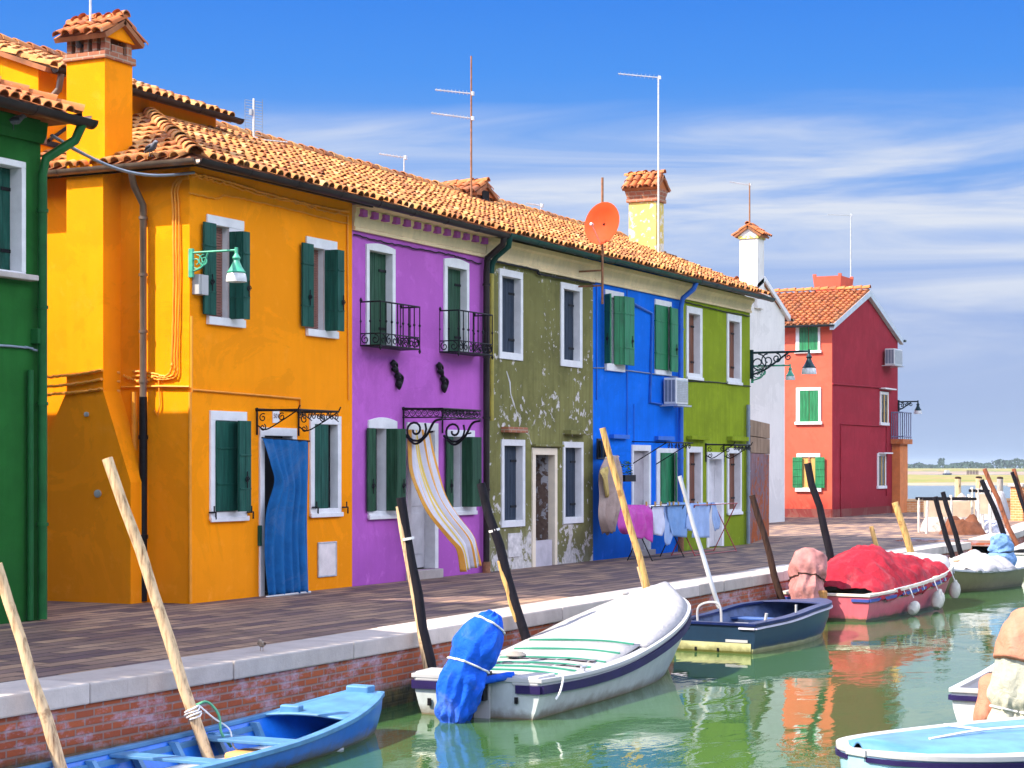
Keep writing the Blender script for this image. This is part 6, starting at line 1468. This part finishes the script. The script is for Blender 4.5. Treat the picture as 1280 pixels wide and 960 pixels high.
cloth('towel', [(fp(752, 586, .36), fp(759, 583, .36)), (fp(750, 590, .38), fp(760, 590, .38)), (fp(754, 600, .38), fp(759, 598, .38)), (fp(758, 622, .38), fp(761, 620, .38))], cloth_mat('yellow_cloth', (.6, .45, .15), .2), 'small yellow cloth slung over the beige robe', 'cloth', G, 8, 14, .03, 2, 8)
cloth('sheet', [(fp(780, 631, 1.0), fp(811, 631, 1.0)), (fp(774, 640, 1.12), fp(814, 641, 1.12)), (fp(770, 656, 1.16), fp(817, 660, 1.16)), (fp(777, 666, 1.16), fp(815, 676, 1.16))], M['magenta'], 'bright magenta cloth draped over the black drying rack', 'cloth', G, 30, 22, .05, 4, 3, hem=.12)
cloth('shirt', [(fp(815, 634, 1.1), fp(829, 633, 1.1)), (fp(815, 650, 1.12), fp(831, 650, 1.12)), (fp(816, 668, 1.12), fp(828, 670, 1.12))], M['whitecloth'], 'small white shirt pegged beside the magenta cloth', 'shirt', G, 14, 16, .03, 3, 6)
cloth('shirt', [(fp(829, 634, 1.05), fp(834, 632, 1.05)), (fp(830, 655, 1.1), fp(838, 652, 1.1)), (fp(830, 676, 1.12), fp(839, 668, 1.12)), (fp(833, 682, 1.12), fp(836, 680, 1.12))], M['paleblue'], 'pale blue sleeve-like garment hanging narrow between shirt and towel', 'garment', G, 10, 18, .03, 2, 7)
cloth('towel', [(fp(833, 628, 1.1), fp(858, 628, 1.1)), (fp(835, 648, 1.12), fp(859, 648, 1.12)), (fp(840, 670, 1.14), fp(858, 672, 1.14))], M['skyblue'], 'plain sky blue towel hanging behind the thin grey pole', 'towel', G, 18, 16, .02, 2, 9)
sh = cloth('shirt', [(fp(866, 629, 1.1), fp(892, 628, 1.1)), (fp(868, 645, 1.12), fp(888, 645, 1.12)), (fp(866, 672, 1.14), fp(888, 672, 1.14))], M['paleblue'], 'light blue shirt with hanging sleeves at the end of the rack', 'shirt', G, 18, 18, .03, 3, 11)
def sub_cloth(parent, org, rows, m, name, seed):
    o = cloth(name, rows, m, None, None, None, 10, 14, .03, 2, seed); o.location = Vector(rows[0][0])-org; o.parent = parent
    return o
o0 = Vector(fp(866, 629, 1.1))
sub_cloth(sh, o0, [(fp(889, 628, 1.1), fp(893, 628, 1.1)), (fp(889, 645, 1.14), fp(897, 643, 1.14)), (fp(893, 664, 1.16), fp(900, 659, 1.16))], M['paleblue'], 'sleeve', 13)
sub_cloth(sh, o0, [(fp(863, 629, 1.1), fp(868, 629, 1.1)), (fp(858, 645, 1.14), fp(867, 648, 1.14)), (fp(856, 660, 1.16), fp(863, 664, 1.16))], M['paleblue'], 'sleeve', 14)
# clothes pegs
mb = MB()
for px in (808, 819, 826, 837, 842, 848, 872, 884): p = fp(px, 630, 1.12); mb.box(p.x-.012, p.x+.012, p.y-.015, p.y+.015, p.z-.04, p.z+.05)
o = mb.build('clothes_pegs', M['gold']); tag(o, 'scatter of little wooden pegs along the drying lines', 'pegs', None, 'stuff')
# flower pot on the blue wall
fpz = fp(783, 602, .25); pt = empty('hanging_pot', fpz, 'dark pot with a green plant on the blue wall', 'plant'); mb = MB(); mb.box(-.3, .28, -.1, .1, 0, .14); mb.tube([(-.1, .1, .05), (-.1, .24, .05)], .012, 5); mb.build('pot', M['iron'], pt, bevel=.01)
mb = MB(); rr = random.Random(4)
for i in range(70):
    c = Vector((rr.uniform(-.2, .2), rr.uniform(-.08, .08), rr.uniform(.14, .42))); a = rr.uniform(0, 6.28); s_ = rr.uniform(.03, .06); d1 = Vector((math.cos(a), math.sin(a), rr.uniform(-.4, .6)))*s_; d2 = Vector((-math.sin(a), math.cos(a), rr.uniform(-.4, .4)))*s_*.6
    mb.poly([c-d1, c+d2, c+d1, c-d2])
mb.build('foliage', mat('pot_leaves', (.06, .16, .03), .6, var=.5, scale=20), pt)

# ------------------------------------------------------------------ overhead cable
mb = MB(); p0 = Vector((-3.05, -.12, fz(66, 170, .1))); p1 = Vector((.02, -.06, fz(238, 216))); mid = [p0.lerp(p1, i/14)-Vector((0, 0, .22*math.sin(math.pi*i/14))) for i in range(15)]
mb.tube(mid, .022, 6); mb.tube([p+Vector((0, 0, .012*math.sin(i*2)))+Vector((0, .02, 0)) for i, p in enumerate(mid)], .013, 5); tag(mb.build('overhead_cable', M['pipegrey'], smooth=60), 'sagging grey cable strung across the lane between green and orange houses', 'cable')

# ------------------------------------------------------------------ end of the pavement: sea wall, racks, heaps
pa, pb = at_z(1126, 640.5, 0), at_z(1272, 639, 0)
sw = empty('sea_wall', (pa.x, pa.y, 0), 'low orange brick sea wall at the far end of the pavement', 'wall', None, math.atan2(pb.y-pa.y, pb.x-pa.x)); LW = (pb-pa).length
mb = MB(); mb.box(-2, LW+6, 0, .3, 0, .46); mb.build('brickwork', M['wallbrick'], sw)
mb = MB(); mb.box(-2, LW+6, -.03, .33, .46, .56); mb.build('coping', mat('tan_brick_cap', (.66, .42, .22), .8), sw, bevel=.01)  # coping coloured paler than the brickwork
pp = at_z(1281, 651, 0); mb = MB(); bp = empty('brick_pillar', (pp.x, pp.y, 0), 'square orange brick pillar by the reddish poles', 'pillar', None, math.atan2(pb.y-pa.y, pb.x-pa.x)); mb.box(-.35, .35, -.35, .35, 0, 1.2); mb.build('shaft', M['wallbrick'], bp); mb = MB(); mb.box(-.42, .42, -.42, .42, 1.2, 1.32); mb.build('cap', M['curb'], bp, bevel=.015)
M['whitepaint'] = mat('flaking_white_wood', (.68, .62, .55), .7, var=.35, scale=9)
def trestle(label, px0, px1, py_b, py_t, dpt, cols):
    a, b = at_z(px0, py_b, 0), at_z(px1, py_b, 0); d = (b-a); L = d.length; o = empty('net_rack', a, label, 'rack', 'net drying racks', math.atan2(d.y, d.x)); Z = F*CH/(py_b-HY); h = CH-(py_t-HY)/F*Z; rr = random.Random(int(px0))
    for i in range(cols):
        for y in (0, dpt): x = L*i/(cols-1); mb = MB(); mb.tube([(x, y, 0), (x+rr.uniform(-.05, .05), y, h+rr.uniform(-.1, .1))], .04, 6); mb.build('post', M['whitepaint'], o)
    mb = MB()
    for y in (0, dpt): mb.box(-.1, L+.1, y-.03, y+.03, h-.08, h)
    mb.build('top_rail', M['iron'], o); mb = MB(); mb.box(0, L, dpt*.3, dpt*.34, h*.45, h*.9); mb.build('board', mat('bleached_board', (.66, .5, .36), .7), o); return o
trestle('white post rack with a dark rail holding fishing gear', 1158, 1222, 667, 622, 1.0, 3)
trestle('short open white rack at the right of the fishing gear', 1224, 1238, 668, 612, .8, 2)
def heap(name, label, px, py, w, d, h, m, seed, cat):
    p = at_z(px, py, 0); mb = MB()
    def fn(u_, v_):
        th = u_*2*math.pi; r = v_; q = Vector((math.cos(th)*r*2.5+seed, math.sin(th)*r*2.5, seed)); z = h*(1-r**3.2)*(.85+.45*mnoise.noise(q*.8))+mnoise.noise(q*3.5)*.09*(1-r)*min(1, r*3)
        k = 1+.15*mnoise.noise(Vector((math.cos(th)*1.5, math.sin(th)*1.5, seed))); return (math.cos(th)*r*w/2*k, math.sin(th)*r*d/2*k, max(0, z))
    mb.grid(fn, 40, 12); o = mb.build(name, m, None, smooth=70); o.location = p; o.rotation_euler.z = math.atan2(-cs, sn); return tag(o, label, cat)
M['net'] = mat('bleached_net', (.45, .38, .35), .9, var=.6, scale=9, bmp=.9, bscale=30); M['browntarp'] = cloth_mat('rust_tarp', (.17, .06, .03), .5, .9)
heap('net_heap', 'pale heap of fishing nets at the left of the rack', 1172, 664, 1.1, 1.0, .62, M['net'], 3, 'nets'); heap('tarpaulin', 'rust brown tarpaulin bundle under the rack', 1204, 668, 1.3, 1.0, .55, M['browntarp'], 7, 'tarpaulin')
heap('net_heap', 'white net heap lying on top of the brown bundle', 1200, 655, 1.3, 1.2, .95, M['net'], 12, 'nets'); heap('net_heap', 'grey white net heap at the right of the rack', 1237, 666, 1.0, .9, .4, mat('grey_net', (.5, .5, .56), .9, var=.5, scale=14, bmp=.9, bscale=30), 18, 'nets')
p = at_z(1237, 648, 0); bx = heap('covered_boat', 'white sheeted boat hauled out on trestles before the sea wall', 1237, 648, 1.6, 1.4, 1.28, M['whitetarp'], 23, 'boat')
# thick posts in the lagoon
for px, pt_, lb in ((1197.5, 598.5, 'thick mooring post with a white foot beyond the sea wall, leftmost of three'), (1223.5, 598, 'thick mooring post right behind the white sheeted boat'), (1250, 598.5, 'thick grey mooring post beyond the sea wall, rightmost of three')):
    p = at_depth(px, 600, 93); o = empty('mooring_post', (p.x, p.y, -2.2), lb, 'post', 'thick posts in the lagoon'); z = CH-(pt_-HY)/F*93+2.2; mb = MB(); rr = random.Random(int(px)); mb.tube([(rr.uniform(-.02, .02), 0, z*i/6) for i in range(7)], [.17, .16, .165, .155, .16, .15, .15], 10); mb.build('shaft', M['polewood'] if px < 1240 else mat('grey_post_wood', (.4, .33, .3), .8, var=.4, stretch=(6, 6, .8)), o, smooth=50)
    mb = MB(); mb.tube([(0, 0, z), (.02, 0, z+.06)], .155, 10); mb.build('post_cap', M['polebrown'], o)

# ------------------------------------------------------------------ lagoon: salt marsh, far trees
def marsh(name, pyn, pyf, px0, px1, h, m, seed, label=None):
    mb = MB(); Zn, Zf = F*(CH-ZW)/(pyn-HY), F*(CH-ZW)/(pyf-HY); n = 60; rows = 7
    def fn(u_, v_):
        Z = Zn+(Zf-Zn)*v_+mnoise.noise(Vector((u_*9, seed, 0)))*Zn*.03; X = (px0+(px1-px0)*u_-CX)/F*Z
        z = ZW-.3+(h+.3)*min(1, math.sin(math.pi*min(1, v_*1.02))*5)*(1+.25*mnoise.noise(Vector((u_*30, v_*4, seed)))); return c2w(X, Z, z)
    mb.grid(fn, n, 16); return structure(mb.build(name, m, None, smooth=60))
def marsh_mat():
    m, t, p = base_mat('marsh_grass'); vec, _ = coords(t, scale=(.012, .05, 1), rot=(0, 0, .5)); r = ramp(t, [(.3, (.07, .10, .012)), (.45, (.16, .17, .02)), (.55, (.24, .17, .05)), (.62, (.12, .13, .02)), (.75, (.27, .15, .06))]); t.links.new(noise(t, vec, 1.2, 7, .65), r.inputs[0])
    t.links.new(r.outputs[0], p.inputs['Base Color']); p.inputs['Roughness'].default_value = .95; return m
M['marsh'] = marsh_mat(); M['mud'] = mat('pale_mud_bank', (.28, .22, .15), .9, var=.35, scale=.06)
marsh('mud_flat', 606.5, 600.5, 900, 1800, .12, M['mud'], 3); marsh('salt_marsh', 604.5, 594.8, 900, 1800, .45, M['marsh'], 5); marsh('far_mud_flat', 592.6, 590.0, 900, 1900, .3, mat('far_mud', (.24, .17, .13), .9, var=.4, scale=.03), 8); marsh('far_shore', 588.6, 587.3, 600, 2200, 1.2, M['marsh'], 9)
rr = random.Random(11); mb = MB(); Zt = 1500.
def canopy_h(px): return max(1.5, 4.2+3.2*mnoise.noise(Vector((px*.021, 2, 0)))+2.2*mnoise.noise(Vector((px*.09, 7, 0)))+(2.5 if px > 1240 else 0)+(5 if abs(px-1176) < 4 else 0))
for i in range(9000):
    px = rr.uniform(1040, 1700); h = canopy_h(px); Z = Zt+rr.uniform(-30, 50); s_ = rr.uniform(.5, 1.3); z = ZW+.6+h*rr.random()**.75; c = c2w((px-CX)/F*Z, Z, z)
    a = rr.uniform(0, 6.28); d1 = Vector((math.cos(a), math.sin(a), rr.uniform(-.5, .5)))*s_; d2 = Vector((-math.sin(a)*.4, math.cos(a)*.4, 1))*s_*.8; mb.poly([c-d1, c-d2, c+d1, c+d2])
o = mb.build('far_woods', mat('far_foliage', (.04, .07, .05), .9, var=.4, scale=.05)); tag(o, 'dark distant line of trees on the horizon beyond the lagoon', 'trees', None, 'stuff')
# far boat and stakes
p = at_z(1184, 593.2, ZW); fb = empty('motor_boat', p, 'tiny white cabin boat far out in the lagoon', 'boat'); Zf = F*(CH-ZW)/(593.2-HY); k = Zf/F
mb = MB(); mb.prism([(-4.5*k, 0), (4.5*k, 0), (5.2*k, 1.5*k), (-5*k, 1.5*k)], 'xz', -1.2, 1.2); mb.build('hull', M['navypaint'], fb, bevel=.05)
mb = MB(); mb.prism([(-3.5*k, 1.5*k), (3*k, 1.5*k), (1.8*k, 5.5*k), (-2.4*k, 5.5*k)], 'xz', -1.0, 1.0); mb.build('cabin', M['whitegel'], fb, bevel=.05); fb.rotation_euler.z = math.atan2(-cs, sn)
for i in range(8):
    px = 1209+i*1.9; p = at_z(px, 594.3, ZW); mb = MB(); Zs = F*(CH-ZW)/(594.3-HY); mb.tube([(0, 0, -1), (0, 0, 6.5*Zs/F)], .14, 6); o = mb.build('marker_stake', M['polebrown']); o.location = p; tag(o, 'one of a row of thin stakes standing far out in the lagoon', 'stake', 'far stakes in the lagoon')

# ------------------------------------------------------------------ birds
def bird(name, label, p, ang, s, body, dark, cat='bird'):
    o = empty(name, p, label, cat, None, ang); mb = MB(); P = [(-.16, 0, .07), (-.1, 0, .09), (-.03, 0, .115), (.05, 0, .13), (.095, 0, .165), (.12, 0, .185), (.145, 0, .18), (.165, 0, .175)]; rd = [.012, .03, .055, .052, .034, .032, .018, .003]
    mb.tube([Vector(q)*s for q in P], [r*s for r in rd], 10); mb.tube([Vector((-.01, .02, .07))*s, Vector((-.01, .022, 0))*s], .006*s, 5); mb.tube([Vector((-.01, -.02, .07))*s, Vector((-.01, -.022, 0))*s], .006*s, 5); mb.build('body', body, o, smooth=70)
    mb = MB()
    for sg in (1, -1): mb.tube([Vector((.05, sg*.043, .135))*s, Vector((-.03, sg*.05, .125))*s, Vector((-.13, sg*.026, .085))*s], [.018*s, .022*s, .008*s], 8)
    mb.build('wings', dark, o, smooth=70); return o
fe = mat('pigeon_grey', (.12, .12, .15), .7, var=.5, scale=30); fd = mat('pigeon_dark', (.03, .03, .04), .7); sb_ = mat('sparrow_buff', (.32, .24, .18), .8, var=.4, scale=40); sd = mat('sparrow_brown', (.09, .05, .03), .8)
p = at_z(327, 814, .014); bird('sparrow', 'little brown sparrow sitting on the pale coping stone', p, R(200), .62, sb_, sd)
yy = -sv(189, -.48); bird('pigeon', 'dark pigeon perched on the lane gutter of the orange house', (-.48, yy, 6.2), R(250), 1.0, fe, fd)
bird('pigeon', 'grey pigeon tucked under the eaves of the green house', (fu(17, .1), -.1, 6.02), R(-30), 1.0, fe, fd)
bird('pigeon', 'pigeon sitting in the brick opening of the orange chimney', (-.33, 1.66, 7.77), R(200), .9, fe, fd)

# ------------------------------------------------------------------ air
mb = MB(); mb.box(-200, 4300, -3300, 3700, -4, 16)
hz = mb.build('haze', []); hm = bpy.data.materials.new('lagoon_haze'); hm.use_nodes = True; t = hm.node_tree; t.nodes.clear(); pv = t.nodes.new('ShaderNodeVolumePrincipled'); pv.inputs['Color'].default_value = (.72, .84, 1, 1); pv.inputs['Density'].default_value = .00011; pv.inputs['Anisotropy'].default_value = .2
ho = t.nodes.new('ShaderNodeOutputMaterial'); t.links.new(pv.outputs[0], ho.inputs['Volume']); hz.data.materials.append(hm); hz['kind'] = 'stuff'; hz['label'] = 'thin pale haze lying over the lagoon'
